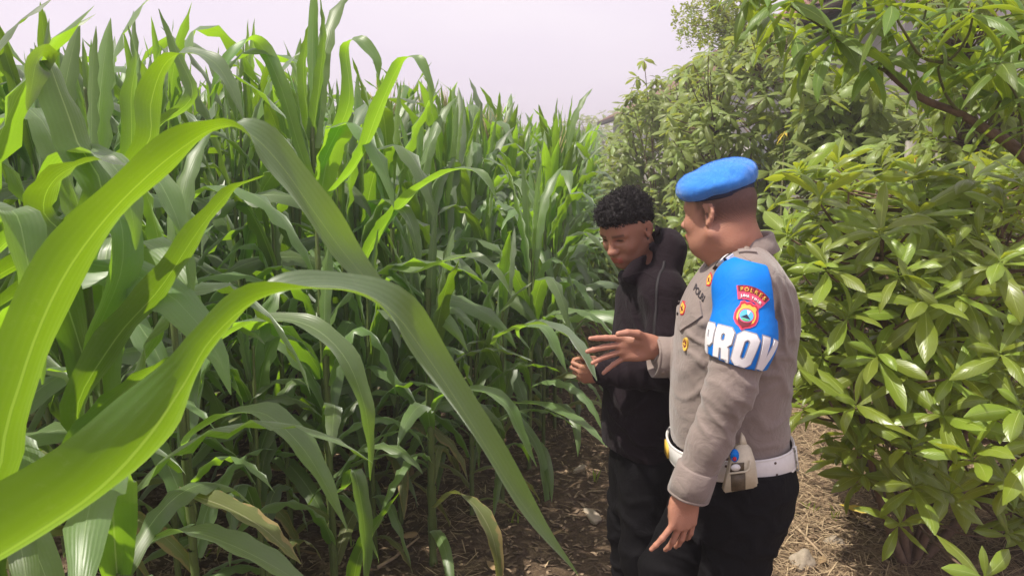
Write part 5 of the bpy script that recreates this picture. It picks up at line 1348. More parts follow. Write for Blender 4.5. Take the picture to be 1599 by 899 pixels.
# seams and panels sewn on as thin strips that follow the cloth
def seam_strip(pts, w, th, name, mat, parent, bvh=None, d=(0, 1, 0), n=30, lift=.0):
    """ribbon through photo points (x, y, start distance), dropped on the cloth along d"""
    P_ = smooth_path([tuple(at(*p)) for p in pts], n)
    T = np.gradient(P_, axis=0); T /= np.linalg.norm(T, axis=1)[:, None]
    dd = np.array(d, float); S_ = np.cross(T, dd); S_ /= np.linalg.norm(S_, axis=1)[:, None]
    V = []; ok = True
    for p_, s_ in zip(P_, S_):
        rowp = []
        for t in (-.5, -.45, .45, .5):
            q = onto(p_ + s_ * w * t, dd, bvh, th + lift if abs(t) < .5 else lift - .001)
            rowp.append(q)
        if any(q is None for q in rowp): continue
        V.append(rowp)
    V = np.array(V)
    keep = np.ones(len(V), bool)
    m = len(V); Vf = V.reshape(-1, 3)
    Q = [[i * 4 + j, i * 4 + j + 1, i * 4 + j + 5, i * 4 + j + 4] for i in range(m - 1) for j in range(3) if np.linalg.norm(V[i + 1, j] - V[i, j]) < .05]
    return link(name, mesh_np(name, Vf - offO, Q, M[mat]), parent)

# polygon patches pressed onto cloth: outline in local 2D metres, mapped through a projector
def fine_tris(outline, step, holes=()):
    """triangulated, finely cut version of a 2D outline"""
    bm = bmesh.new()
    vs = [bm.verts.new((x, y, 0)) for x, y in outline]; bm.faces.new(vs)
    bmesh.ops.triangulate(bm, faces=bm.faces[:])
    for ax in (0, 1):
        lo, hi = min(p[ax] for p in outline), max(p[ax] for p in outline); c = lo + step
        while c < hi:
            bmesh.ops.bisect_plane(bm, geom=bm.verts[:] + bm.edges[:] + bm.faces[:], plane_co=(c if ax == 0 else 0, c if ax == 1 else 0, 0), plane_no=(1 if ax == 0 else 0, 1 if ax == 1 else 0, 0)); c += step
    bmesh.ops.remove_doubles(bm, verts=bm.verts, dist=1e-6)
    return bm
def press(bm, proj, th, name, mat, parent, bevel=.0012):
    """wraps a flat bmesh with thickness onto the cloth: proj(x, y, lift) -> world"""
    bmesh.ops.triangulate(bm, faces=bm.faces[:])
    r_ = bmesh.ops.extrude_face_region(bm, geom=bm.faces[:])
    topv = [v for v in r_['geom'] if isinstance(v, bmesh.types.BMVert)]
    tops = set(topv); bad = []
    for v in bm.verts:
        q = proj(v.co.x, v.co.y, th if v in tops else -.0015)
        if q is None: bad.append(v)
        else: v.co = Vector(q - offO)
    bmesh.ops.delete(bm, geom=bad, context='VERTS')
    bad = [f for f in bm.faces if max(e.calc_length() for e in f.edges) > .03]
    bmesh.ops.delete(bm, geom=bad, context='FACES')
    bmesh.ops.recalc_face_normals(bm, faces=bm.faces[:])
    me = bpy.data.meshes.new(name); bm.to_mesh(me); bm.free(); me.materials.append(M[mat])
    return link(name, me, parent)
def text_bm(s_, size, bold=.0, step=None, shear=0.):
    cu = bpy.data.curves.new('lettering', 'FONT'); cu.body = s_; cu.size = size; cu.align_x = 'CENTER'; cu.offset = bold; cu.resolution_u = 4; cu.space_character = 1.0; cu.shear = shear
    o = bpy.data.objects.new('lettering', cu); COL.objects.link(o)
    dg = bpy.context.evaluated_depsgraph_get(); me = bpy.data.meshes.new_from_object(o.evaluated_get(dg))
    bpy.data.objects.remove(o); bpy.data.curves.remove(cu)
    bm = bmesh.new(); bm.from_mesh(me); bpy.data.meshes.remove(me)
    bmesh.ops.remove_doubles(bm, verts=bm.verts, dist=1e-6)
    if step:
        for ax in (0, 1):
            xs = [v.co[ax] for v in bm.verts]
            if not xs: continue
            c = min(xs) + step
            while c < max(xs):
                bmesh.ops.bisect_plane(bm, geom=bm.verts[:] + bm.edges[:] + bm.faces[:], plane_co=(c if ax == 0 else 0, c if ax == 1 else 0, 0), plane_no=(1 if ax == 0 else 0, 1 if ax == 1 else 0, 0)); c += step
    return bm

# armband: a blue sleeve round the upper arm with a tapering flap up to the shoulder strap
axA, axB = shL + A([0, 0, .03]), armL[1] * .35 + elL * .65 + A([0, 0, 0])
adir = (axB - axA) / np.linalg.norm(axB - axA)
B = Field(A([.45, OY - .40, 1.0]), A([.95, OY + .05, 1.62]), .0036)
sl, bX, bY, bZ = B.block(B.lo, B.lo + B.h * B.n, 0)
B.chain(armL[:3], [.075, .0785, .067], .03)
B.ell(shL + A([.01, .03, -.005]), (.081, .077, .069), None, .05)
u_ = (bX - axA[0]) * adir[0] + (bY - axA[1]) * adir[1] + (bZ - axA[2]) * adir[2]
pxl = (bX / (bY * CP - (bZ - CAM_H) * SP)) * FPX + 799.5
pyl = 449.5 - FPX * (bY * SP + (bZ - CAM_H) * CP) / (bY * CP - (bZ - CAM_H) * SP)
zt = lambda py, Y_=OY - .27: at(1150, py, Y_)[2]; xt = lambda px, Y_=OY - .27: at(px, 500, Y_)[0]
# lower hem and the shoulder flap, as planes in the place itself
hemd = bZ - (zt(568) + (bX - xt(1150)) * -.24)
topd = (zt(411) - (bX - xt(1165)) * .22) - bZ
flap_l = bX - (xt(1137) - (zt(404) - bZ) * .24 ); flap_r = (xt(1204) + (zt(412) - bZ) * .14) - bX
wide = smoothstep(zt(500), zt(535), -0 * bX + zt(500) + zt(535) - bZ)
flap = np.minimum(np.minimum(flap_l, flap_r), topd)
flap = np.minimum(flap, (OY - .12) - bY)
band = np.minimum((zt(508) - bZ), hemd)
keep = np.maximum(np.minimum(flap, bZ - zt(540)), band)
B.f[:] = np.maximum(B.f, -keep.astype(np.float32))
B.f[:] = np.maximum(B.f, (hemd * -1).astype(np.float32))
V, Q = B.mesh(); V = relax(V, Q, 1, .3)
armband = link('armband', mesh_np('armband', V - offO, Q, M['armband']), off)
band_bvh = BVHTree.FromPolygons([tuple(v) for v in V], [tuple(q) for q in Q])
# lettering, wrapped round the arm
la, lb = shL + (elL - shL) * .60, elL
up_a = (la - lb) / np.linalg.norm(la - lb)
e0 = np.array([0, -1., 0]); e0 -= up_a * e0.dot(up_a); e0 /= np.linalg.norm(e0); e1 = np.cross(up_a, e0); e1 = e1 if e1[0] > 0 else -e1
def wrap(cx, cz, rot=0., rad=.083, ox=0.):
    """cylinder map round the arm: x runs round it, y up it"""
    cr, sr = math.cos(rot), math.sin(rot)
    def f(x, y, lift):
        x, y = x * cr - y * sr, x * sr + y * cr
        th = (x + cx) / rad; o_ = la + up_a * (y + cz)
        d_ = e0 * math.cos(th) + e1 * math.sin(th)
        h = band_bvh.ray_cast(Vector(o_ + d_ * .25), Vector(-d_))
        if h[0] is None: return None
        return np.array(h[0]) + d_ * lift
    return f
def poly_off(P_, e):
    """offset a closed outline outwards (counterclockwise winding) by e"""
    P_ = np.array(P_, float); a_ = np.roll(P_, 1, 0); b_ = np.roll(P_, -1, 0)
    t0 = P_ - a_; t1 = b_ - P_; t0 /= np.linalg.norm(t0, axis=1)[:, None]; t1 /= np.linalg.norm(t1, axis=1)[:, None]
    n0 = np.stack([t0[:, 1], -t0[:, 0]], 1); n1 = np.stack([t1[:, 1], -t1[:, 0]], 1)
    m_ = n0 + n1; m_ /= np.linalg.norm(m_, axis=1)[:, None]; c_ = np.clip((m_ * n0).sum(1), .45, 1)
    return P_ + m_ * (e / c_)[:, None]
def oct_(x0, y0, x1, y1, c): return [(x0 + c, y0), (x1 - c, y0), (x1, y0 + c), (x1, y1 - c), (x1 - c, y1), (x0 + c, y1), (x0, y1 - c), (x0, y0 + c)]
GLY = {'P': ([(0, 0), (.30, 0), (.30, .34), (.46, .34), (.62, .46), (.62, .88), (.50, 1), (0, 1)], oct_(.26, .54, .36, .80, .04)),
       'R': ([(0, 0), (.25, 0), (.25, .36), (.32, .36), (.38, 0), (.66, 0), (.58, .38), (.52, .44), (.63, .54), (.63, .88), (.51, 1), (0, 1)], oct_(.25, .58, .38, .80, .04)),
       'O': (oct_(0, 0, .66, 1, .15), oct_(.25, .22, .41, .78, .06)),
       'V': ([(.20, 0), (.48, 0), (.70, 1), (.44, 1), (.34, .38), (.24, 1), (-.02, 1)], None)}
def glyph(ch, s_, e):
    out, hole = GLY[ch]; out = poly_off(np.array(out) * s_, e)
    loops = [[Vector((x, y, 0)) for x, y in out]]
    if hole is not None: loops.append([Vector((x, y, 0)) for x, y in poly_off(np.array(hole) * s_, -e)])
    return loops
def fine_loops(loops, step):
    from mathutils.geometry import tessellate_polygon
    bm = bmesh.new(); vs = [bm.verts.new(v) for lp in loops for v in lp]
    for t in tessellate_polygon(loops):
        try: bm.faces.new([vs[i] for i in t])
        except ValueError: pass
    for ax in (0, 1):
        c = min(v.co[ax] for v in bm.verts) + step; hi = max(v.co[ax] for v in bm.verts)
        while c < hi:
            bmesh.ops.bisect_plane(bm, geom=bm.verts[:] + bm.edges[:] + bm.faces[:], plane_co=(c if ax == 0 else 0, c if ax == 1 else 0, 0), plane_no=(1 if ax == 0 else 0, 1 if ax == 1 else 0, 0)); c += step
    bmesh.ops.remove_doubles(bm, verts=bm.verts, dist=1e-6)
    return bm
for mat_, th_, nm_, e_ in (('outline_print', .0012, 'lettering_outline', .0028), ('white_print', .0030, 'lettering', -.0004)):
    for i_, ch in enumerate('PROV'):
        x0_ = [-.136, -.086, -.034, .020][i_]
        bm = fine_loops(glyph(ch, .084 if ch != 'V' else .086, e_), .0065)
        for v in bm.verts: v.co.x = v.co.x * .86 + x0_
        press(bm, wrap(-.006, -.046, -.10), th_, nm_, mat_, armband)
# badge: arched title over a shield
def arc_band(r0, r1, a0, a1, n=18):
    th = np.linspace(a0, a1, n); return [(r1 * math.sin(t), r1 * math.cos(t) - r1) for t in th] + [(r0 * math.sin(t), r0 * math.cos(t) - r1) for t in th[::-1]]
def shield(s_):
    pts = [(0, 1.0), (.28, .88), (.55, .95), (.80, .80), (.78, .55), (.92, .25), (.95, -.1), (.85, -.45), (.55, -.72), (.25, -.85), (0, -1.05)]
    return [(x * s_ * .82, y * s_) for x, y in pts] + [(-x * s_ * .82, y * s_) for x, y in pts[-2:0:-1]]
def circ(r_, n=20, cx=0, cy=0): return [(cx + r_ * math.cos(t), cy + r_ * math.sin(t)) for t in np.linspace(0, 2 * math.pi, n, endpoint=False)]
bx_, by_ = -.014, .118
W1 = wrap(bx_ + .004, by_ + .030, -.22); W2 = wrap(bx_ - .007, by_ - .040, -.16)
press(fine_tris(arc_band(.060, .094, -.50, .50), .006), W1, .0022, 'badge_title', 'pink_trim', armband)
press(fine_tris(arc_band(.0775, .0915, -.47, .47), .006), W1, .0030, 'badge_title_field', 'dark_red', armband)
press(fine_tris(arc_band(.063, .0745, -.45, .45), .006), W1, .0030, 'badge_title_field', 'red_patch', armband)
def arched(word, rad, size, y0, a_span, mat, lift, W):
    n = len(word)
    for i, ch in enumerate(word):
        if ch == ' ': continue
        t = -a_span + 2 * a_span * (i + .5) / n
        bm = text_bm(ch, size, size * .03, .01)
        for v in bm.verts:
            x, y = v.co.x, v.co.y + y0; v.co.x = x * math.cos(t) + (rad + y) * math.sin(t); v.co.y = (rad + y) * math.cos(t) - x * math.sin(t) - .094
        press(bm, W, lift, 'badge_letter', mat, armband)
arched('POLRES', .0795, .0135, 0, .43, 'gold', .0038, W1)
arched('JAWA TIMUR', .0650, .0095, 0, .40, 'white_print', .0038, W1)
press(fine_tris(shield(.036), .006), W2, .0022, 'badge_shield', 'pink_trim', armband)
press(fine_tris(shield(.0325), .006), W2, .0030, 'badge_shield_field', 'red_patch', armband)
press(fine_tris(shield(.0275), .006), W2, .0036, 'badge_shield_gold', 'gold', armband)
press(fine_tris([(x, y - .010) for x, y in shield(.020)], .006), W2, .0040, 'badge_shield_base', 'dark_red', armband)
press(fine_tris(circ(.0175), .006), W2, .0046, 'badge_ring', 'pink_trim', armband)
press(fine_tris(circ(.0150), .006), W2, .0052, 'badge_disc', 'sky_blue', armband)
press(fine_tris([(-.003, .013), (.006, .013), (.003, .001)], .006), W2, .0058, 'badge_flame', 'white_print', armband)
press(fine_tris([(-.011, -.007), (0, .003), (.011, -.007)], .006), W2, .0056, 'badge_mountain', 'felt_band', armband)
press(fine_tris([(-.010, -.0085), (.010, -.0085), (.004, -.0135), (-.004, -.0135)], .006), W2, .0060, 'badge_field', 'emblem_green', armband)
# -- cuffs, collar and the rest of the officer's clothes and kit
def ring_strip(rows, name, mat, parent, thick=.0, closed=True):
    """surface through rows of 3D points"""
    V = np.array(rows, float); m, n = V.shape[:2]
    Q = [[i * n + j, i * n + (j + 1) % n, (i + 1) * n + (j + 1) % n, (i + 1) * n + j] for i in range(m - 1) for j in range(n if closed else n - 1)]
    return link(name, mesh_np(name, V.reshape(-1, 3) - offO, Q, M[mat]), parent)
def perp(d):
    d = d / np.linalg.norm(d); a = np.cross(d, A([0, 1., 0])); a /= np.linalg.norm(a); return d, a, np.cross(d, a)
def cuff(c0, c1, r0, r1, name, n=40, oval=1.0, slit=None):
    d, a, b = perp(c1 - c0); L = np.linalg.norm(c1 - c0); rows = []
    prof = [(-.004, -.010), (0, .0), (.002, .0015), (L * .5, .002), (L - .008, .002), (L - .0075, .0008), (L - .0065, .002), (L - .001, .0015), (L, -.0005), (L - .001, -.004), (L - .03, -.005)]
    for t, dr in prof:
        r = r0 + (r1 - r0) * t / L + dr
        rows.append([c0 + d * t + (a * math.cos(f) * oval + b * math.sin(f)) * (r + .0012 * math.sin(3 * f + 1) + .0008 * math.sin(7 * f)) for f in np.linspace(0, 2 * np.pi, n, endpoint=False)])
    return ring_strip(rows, name, 'shirt', off)
def disc_on(p, nrm, r, name, mat, parent, th=.002, O_=None):
    n_, a, b = perp(np.array(nrm, float)); mb = MB(); k_ = np.linspace(0, 2 * np.pi, 16, endpoint=False)
    V = [p + n_ * z + (a * math.cos(f) + b * math.sin(f)) * r * s_ for z, s_ in ((-.001, 1), (th * .6, 1), (th, .82)) for f in k_]; V.append(p + n_ * th * .8)
    Q = [[i * 16 + j, i * 16 + (j + 1) % 16, (i + 1) * 16 + (j + 1) % 16, (i + 1) * 16 + j] for i in range(2) for j in range(16)]
    mb.add(np.array(V) - (offO if O_ is None else O_), Q, [[32 + j, 32 + (j + 1) % 16, 48] for j in range(16)]); return mb.build(name, M[mat], parent)
cL = cuff(cuffL0, cuffL1 + (cuffL1 - cuffL0) * .12, .0515, .0535, 'cuff')
cR = cuff(cR0, cR1, .0575, .0590, 'cuff')
disc_on(at(1103, 763, OY - .247), (.55, -.8, -.15), .0068, 'button', 'button', cL)
disc_on(at(1036, 582, OY + .042), (-.05, -.85, -.45), .0062, 'button', 'button', cR)

# collar: a folded band round the neck, open in front with two points
def collar(c, r_in, r_out, fwd, name, mat, tilt=.0, n=60):
    f0 = math.atan2(fwd[1], fwd[0]); rows = []
    for (rr_, zz, pt) in ((r_in - .003, -.020, 0), (r_in, .020, 0), (r_in + .002, .030, 0), (r_in + .007, .034, 0), (r_in + .012, .030, 0), ((r_in + r_out) / 2 + .004, .008, .35), (r_out, -.014, 1), (r_out - .003, -.016, 1), (r_in + .010, .018, .1)):
        row = []
        for k_ in range(n):
            f = (k_ / (n - 1) - .5) * 2 * (math.pi - .20) + math.pi + f0      # starts and ends either side of the front
            g = abs(((f - f0 + math.pi) % (2 * math.pi)) - math.pi)            # 0 at the front
            point = math.exp(-((g - .35) / .35) ** 2)
            back = smoothstep(1.2, 3.0, g)
            r_ = rr_ + pt * point * .020
            z_ = zz - .036 * math.exp(-(g / .9) ** 2) - pt * point * .030 + .012 * back
            row.append(c + A([r_ * math.cos(f) * 1.04, r_ * math.sin(f), z_ - tilt * r_ * math.cos(g)]))
        rows.append(row)
    return ring_strip(rows, name, mat, off, closed=False)
collar(at(1159, 391, OY), .064, .094, (-1, .05), 'collar', 'shirt', tilt=.10)
# shoulder strap with its button, over the armband's flap
def proj_cast(o_px, right, up, start=.35, bvh=None, d=(0, 1, 0)):
    """planar projector: local x along right, y along up, cast along d onto the cloth"""
    o_ = at(*o_px); right = np.array(right, float); up = np.array(up, float); d = np.array(d, float); d /= np.linalg.norm(d)
    def f(x, y, lift):
        p_ = o_ + right * x + up * y - d * start
        best = None
        for b_ in ([bvh] if bvh else [shirt_bvh, band_bvh]):
            h = b_.ray_cast(Vector(p_), Vector(d))
            if h[0] is not None and (best is None or h[3] < best[3]): best = h
        if best is None: return None
        nn = best[1] if best[1].dot(Vector(d)) < 0 else -best[1]
        return np.array(best[0]) + np.array(nn) * lift
    return f
dn = (-.1, .55, -.85)
strap = press(fine_tris([(-.022, -.020), (.020, -.026), (.024, .030), (-.016, .036)], .008), proj_cast((1163, 402, OY - .14), (.96, 0, -.12), (.10, .35, .5), d=dn, start=.2), .006, 'shoulder_strap', 'shirt', off)
pb = proj_cast((1163, 402, OY - .14), (.96, 0, -.12), (.10, .35, .5), d=dn, start=.2)(0, .008, .007)
if pb is not None: disc_on(pb, (0, -.6, .8), .0075, 'button', 'button', strap)
# chest: pocket flap, patches, name lettering, gold badge, rank tab
ch = dict(right=(.95, -.25, .0), up=(.12, 0, 1))
flap_o = press(fine_tris([(-.046, .010), (.032, .036), (.042, .0), (-.020, -.052), (-.036, -.040)], .008), proj_cast((1074, 492, OY - .1), (1, 0, 0), (0, 0, 1), d=(.35, 1, -.05)), .006, 'pocket_flap', 'shirt', off)
def patch(px, py, rot, s_, kinds, parent=off, nm='chest_patch', d=(.4, 1, 0), base=.0, sx=.7):
    r_, u_ = A([math.cos(rot) * sx, 0, math.sin(rot)]), A([-math.sin(rot) * sx, 0, math.cos(rot)])
    for i, (shape, k_, mat) in enumerate(kinds):
        pts = [(x * k_, y * k_) for x, y in shape(s_)]
        o = press(fine_tris(pts, .006), proj_cast((px, py, OY - .1), r_, u_, d=d), base + .0015 + .0010 * i, nm if i == 0 else nm + '_detail', mat, parent if i == 0 else o0)
        if i == 0: o0 = o
diamond = lambda s_: [(s_, 0), (.1 * s_, .35 * s_), (0, s_), (-.1 * s_, .35 * s_), (-s_, 0), (-.1 * s_, -.35 * s_), (0, -s_), (.1 * s_, -.35 * s_)]
patch(1062, 492, -.35, .0175, ((shield, 1, 'red_patch'), (shield, .78, 'gold'), (diamond, .55, 'dark_red')), base=.006)
patch(1106, 440, -.55, .0160, ((shield, 1, 'red_patch'), (shield, .76, 'gold'), (diamond, .5, 'dark_red')))
patch(1069, 541, -.15, .019, ((lambda s_: circ(s_, 18), .95, 'gold'), (lambda s_: circ(s_, 18), .62, 'dark_red'), (diamond, .6, 'gold')), nm='gold_badge', base=.004, sx=.42)
bm = text_bm('POLRI', .024, .0008, .008)
press(bm, proj_cast((1087, 466, OY - .1), (.62, 0, -.30), (.30, 0, .9), d=(.4, 1, 0)), .0012, 'name_lettering', 'dark_thread', off)
rt = press(fine_tris([(-.010, -.018), (.010, -.018), (.010, .018), (-.010, .018)], .006), proj_cast((1133, 404, OY - .13), (.8, 0, .55), (-.5, 0, .8), d=(.1, .8, -.6)), .007, 'rank_tab', 'white_print', off)
for y_ in (-.012, .012):
    press(fine_tris([(-.0105, y_ - .0035), (.0105, y_ - .0035), (.0105, y_ + .0035), (-.0105, y_ + .0035)], .006), proj_cast((1133, 404, OY - .13), (.8, 0, .55), (-.5, 0, .8), d=(.1, .8, -.6)), .0085, 'rank_stripe', 'dark_thread', rt)
# seams: sleeve placket, side, yoke, chest pocket
for pts, w in (([(1122, 640, OY - .5), (1108, 668, OY - .5), (1095, 702, OY - .5), (1090, 724, OY - .5)], .0035), ([(1203, 430, OY - .5), (1218, 470, OY - .5), (1222, 520, OY - .5)], .003), ([(1200, 432, OY - .5), (1225, 428, OY - .5), (1245, 440, OY - .5)], .003),
               ([(1078, 505, OY - .5), (1084, 560, OY - .5), (1102, 566, OY - .5)], .003), ([(1058, 552, OY - .5), (1070, 562, OY - .5), (1086, 566, OY - .5)], .003)):
    seam_strip(pts, w, .0016, 'seam', 'shirt', off)

# beret
bt = R(14); Bx, By, Bz = A([math.cos(bt), 0, math.sin(bt)]), A([0, 1., 0]), A([-math.sin(bt), 0, math.cos(bt)])
BF = np.stack([Bx, By, Bz], 1)
K = Field(A(at(1118, 280, OY)) - .17, A(at(1118, 280, OY)) + .17, .0032)
K.ell(at(1119, 285, OY), (.093, .102, .036), BF, .03)
K.ell(at(1133, 270, OY + .01), (.076, .088, .035), BF, .035)
K.ell(at(1081, 296, OY + .005), (.040, .066, .030), BF, .035)
K.ell(at(1159, 275, OY + .01), (.018, .055, .014), BF, .03)
X, Y, Z = K.coords()
K.f += (.0016 * np.sin(X * 62 + Z * 35) * np.sin(Y * 45 + X * 20) + .0007 * np.sin(X * 140 + Y * 95) * np.sin(Z * 160 + 2)).astype(np.float32)
bp = at(1119, 303, OY)                                     # underside plane
K.f[:] = np.maximum(K.f, (((bp[0] - X) * Bz[0] + (bp[1] - Y) * Bz[1] + (bp[2] - Z) * Bz[2])).astype(np.float32))
K.f += (.0012 * np.sin(X * 33 - Y * 21) * np.sin(Z * 60 + X * 12)).astype(np.float32)
V, Q = K.mesh(); V = relax(V, Q, 2, .4)
SIL('beret', V, [252,260,270,280,290,300,310])
beret = link('beret', mesh_np('beret', V - offO, Q, M['felt']), off)
# felt nap: short fibres over the wool
fz = np.random.default_rng(5); pick = fz.integers(0, len(Q), 26000); c_ = V[Q[pick]].mean(1)
nrm = np.cross(V[Q[pick, 1]] - V[Q[pick, 0]], V[Q[pick, 2]] - V[Q[pick, 0]]); nrm /= np.linalg.norm(nrm, axis=1)[:, None] + 1e-9
t_ = nrm + fz.normal(0, .6, nrm.shape); t_ /= np.linalg.norm(t_, axis=1)[:, None]; sd = np.cross(t_, fz.normal(0, 1, nrm.shape)); sd /= np.linalg.norm(sd, axis=1)[:, None]
L_ = fz.uniform(.002, .0045, len(c_))[:, None]
FV = np.stack([c_ - sd * .00016, c_ + sd * .00016, c_ + t_ * L_], 1).reshape(-1, 3) - offO
tag(link('felt_nap', mesh_np('felt_nap', FV, None, M['felt'], tris=np.arange(len(FV)).reshape(-1, 3)), beret), kind='stuff')
body_bvh = BVHTree.FromPolygons([tuple(v) for v in (np.array([v.co[:] for v in body.data.vertices]) + offO)], [tuple(p.vertices) for p in body.data.polygons]) if False else None
rows = []
for dz, dr in ((.010, -.004), (.010, .0015), (-.004, .0022), (-.0055, .0008), (-.0055, -.004)):
    row = []
    for f in np.linspace(0, 2 * np.pi, 48, endpoint=False):
        hx, hy = math.cos(f), math.sin(f)
        loc = A([(.0930 + dr * 1.1) * hx - .006, (.0785 + dr) * hy, 0]) * HK
        w_ = HO + HF @ loc
        # slide along the head's up axis to the beret's underside plane
        up_ = HF[:, 2]; t2 = (bp + Bz * (dz + .001) - w_).dot(Bz) / up_.dot(Bz); row.append(w_ + up_ * t2 * 1.0)
    rows.append(row)
ring_strip(rows, 'sweatband', 'felt_band', beret)

# trousers
T = Field(A([.18, OY - .36, .05]), A([.98, OY + .36, 1.12]), .0052)
T.loft([ring((1048, 800), (1218, 815), rv=.172), ring((1052, 760), (1236, 760), rv=.176), ring((1053, 720), (1236, 724), rv=.168), ring((1053, 690), (1229, 698), rv=.160)][::1], TF, k=.03)
for nm in 'LR':
    h_, k_, a_ = legs[nm]
    T.cone(h_ + A([.005, 0, 0]), k_, .110, .086, .035); T.cone(k_, a_ + A([0, 0, .02]), .082, .068, .03)
G = T; X, Y, Z = T.coords()
crease(at(1105, 810, OY - .16), .10, (.8, 0, 1), 90, .0070, 1., warp=1.6)
crease(at(1180, 850, OY - .14), .13, (.3, 0, 1), 70, .0065, 2., warp=1.8)
crease(at(1060, 850, OY - .1), .12, (.9, 0, .8), 80, .0070, .4, warp=1.5)
crease(at(1210, 790, OY - .12), .10, (-.5, 0, 1), 85, .0060, .7, warp=1.4)
for nm in 'LR':
    crease(legs[nm][1], .14, (.3, 0, 1), 80, .006, .7)
top = at(1150, 704, OY)[2]
T.f[:] = np.maximum(T.f, (Z - top).astype(np.float32)); T.f[:] = np.maximum(T.f, (.075 - Z).astype(np.float32))
V, Q = T.mesh(); V = relax(V, Q, 1, .4)
SIL('trousers', V, [720,740,770,800,830,870,899])
trousers = link('trousers', mesh_np('trousers', V - offO, Q, M['black_cloth']), off)
tr_bvh = BVHTree.FromPolygons([tuple(v) for v in V], [tuple(q) for q in Q])
for nm in 'LR':
    a_ = legs[nm][2]; sh = Field(a_ + A([-.24, -.09, -.10]), a_ + A([.12, .09, .06]), .006)
    sh.ell(a_ + A([-.02, 0, -.035]), (.07, .045, .055), None, .03); sh.ell(a_ + A([-.12, 0, -.05]), (.10, .048, .035), None, .03)
    XX, YY, ZZ = sh.coords(); sh.f[:] = np.maximum(sh.f, (a_[2] - .088 - ZZ).astype(np.float32)); V, Q = sh.mesh(); link('shoe', mesh_np('shoe', V - offO, Q, M['shoe']), off)
# belt: wide white leather, with rivets, keeper and gold buckle
def belt_pt(f, z, dr):
    P_ = smooth_path(np.array(sorted(torso)), 80); cu, cv, ru, rv = [np.interp(z, P_[:, 0], P_[:, i]) for i in (1, 2, 3, 4)]
    c, s_ = math.cos(f), math.sin(f); e = 2 / 2.3
    u = cu + (ru + dr) * abs(c) ** e * (1 if c > 0 else -1); v = cv + (rv + dr) * abs(s_) ** e * (1 if s_ > 0 else -1)
    return TF[0] + TF[1] @ A([u, v, 0]) + A([0, 0, z])
zb = at(1150, 697, OY)[2]; rows = []
for dz, dr in ((-.024, .006), (-.030, .010), (-.0295, .0125), (-.025, .0135), (-.0235, .0125), (-.022, .0135), (.022, .0135), (.0235, .0125), (.025, .0135), (.0295, .0125), (.030, .010), (.024, .006)):
    rows.append([belt_pt(f, zb + dz, dr) + A([0, 0, .010 * math.cos(f) * -1]) for f in np.linspace(0, 2 * np.pi, 96, endpoint=False)])
belt = ring_strip(rows, 'belt', 'white_leather', off)
def on_belt(f, dz, dr=.0135): return belt_pt(f, zb + dz, dr) + A([0, 0, -.010 * math.cos(f)])
for f in (2.02, 1.35, 2.7):
    for dz in (-.016, .016):
        p_ = on_belt(f, dz); n_ = p_ - on_belt(f, dz, 0); disc_on(p_, n_, .0036, 'rivet', 'steel', belt)
mb = MB()
for f0_ in (2.62,):
    rws = []
    for dz, dr in ((-.033, .010), (-.033, .018), (.033, .018), (.033, .010)): rws.append([on_belt(f, dz, dr) for f in np.linspace(f0_ - .05, f0_ + .05, 5)])
    ring_strip(rws, 'belt_keeper', 'white_leather', belt, closed=False)
p_ = on_belt(.0, 0, .016); mb = MB(); mb.box(p_ - offO, (.004, .045, .040)); mb.build('buckle', M['gold'], belt)
# cream pouch on the left hip with a brown window, a white clip and a small blue emblem
fP = 1.52
pc = on_belt(fP, -.030, .032); nP = on_belt(fP, 0, .02) - on_belt(fP, 0, 0); nP[2] = 0; nP /= np.linalg.norm(nP); tP = np.cross(nP, A([0, 0, 1.])); tP = tP if tP[0] > 0 else -tP
pc = at(1150, 722, OY - .215); tP = A([.995, -.02, .09]); tP /= np.linalg.norm(tP); nP = np.cross(tP, A([0, 0, 1.])); nP = nP if nP[1] < 0 else -nP; uP = np.cross(nP, tP); uP = uP if uP[2] > 0 else -uP
def slab(outline, th, lift, name, mat, parent, bev=.002):
    bm = bmesh.new(); vs = [bm.verts.new(Vector(pc + tP * x + uP * y + nP * (lift + th) - offO)) for x, y in outline]; f_ = bm.faces.new(vs)
    ex = bmesh.ops.extrude_face_region(bm, geom=[f_]); vv = [v for v in ex['geom'] if isinstance(v, bmesh.types.BMVert)]
    for v in vv: v.co -= Vector(nP * th)
    bmesh.ops.recalc_face_normals(bm, faces=bm.faces[:])
    if bev: bmesh.ops.bevel(bm, geom=bm.edges[:], offset=bev, segments=2, affect='EDGES')
    me = bpy.data.meshes.new(name); bm.to_mesh(me); bm.free(); me.materials.append(M[mat]); 
    for p__ in me.polygons: p__.use_smooth = True
    return link(name, me, parent)
pouch = slab([(-.042, -.068), (.038, -.060), (.046, -.052), (.041, .010), (.030, .052), (.018, .056), (-.012, .052), (-.024, .0)], .030, 0, 'pouch', 'cream_leather', off, .004)
slab([(-.024, -.062), (.012, -.060), (.013, -.014), (-.024, -.016)], .003, .030, 'pouch_window', 'dull_metal', pouch, .001)
slab([(-.026, -.010), (.010, -.008), (.011, .014), (-.020, .014)], .003, .030, 'pouch_window', 'dull_metal', pouch, .001)
slab([(-.030, -.014), (.014, -.012), (.026, -.006), (.028, .020), (.023, .020), (.020, -.002), (.012, -.007), (-.028, -.009)], .004, .033, 'pouch_strap', 'cream_leather', pouch, .0012)
slab([(x * .012 - .012, y * .009 + .004) for x, y in circ(1, 14)], .006, .033, 'pouch_clip', 'white_leather', pouch, .001)
slab([(x * .011 - .012, y * .018 + .034) for x, y in circ(1, 16)], .002, .030, 'pouch_emblem', 'armband', pouch, .0006)
slab([(x * .005 - .013, y * .006 + .026) for x, y in circ(1, 10)], .0015, .0325, 'emblem_detail', 'red_patch', pouch, 0)
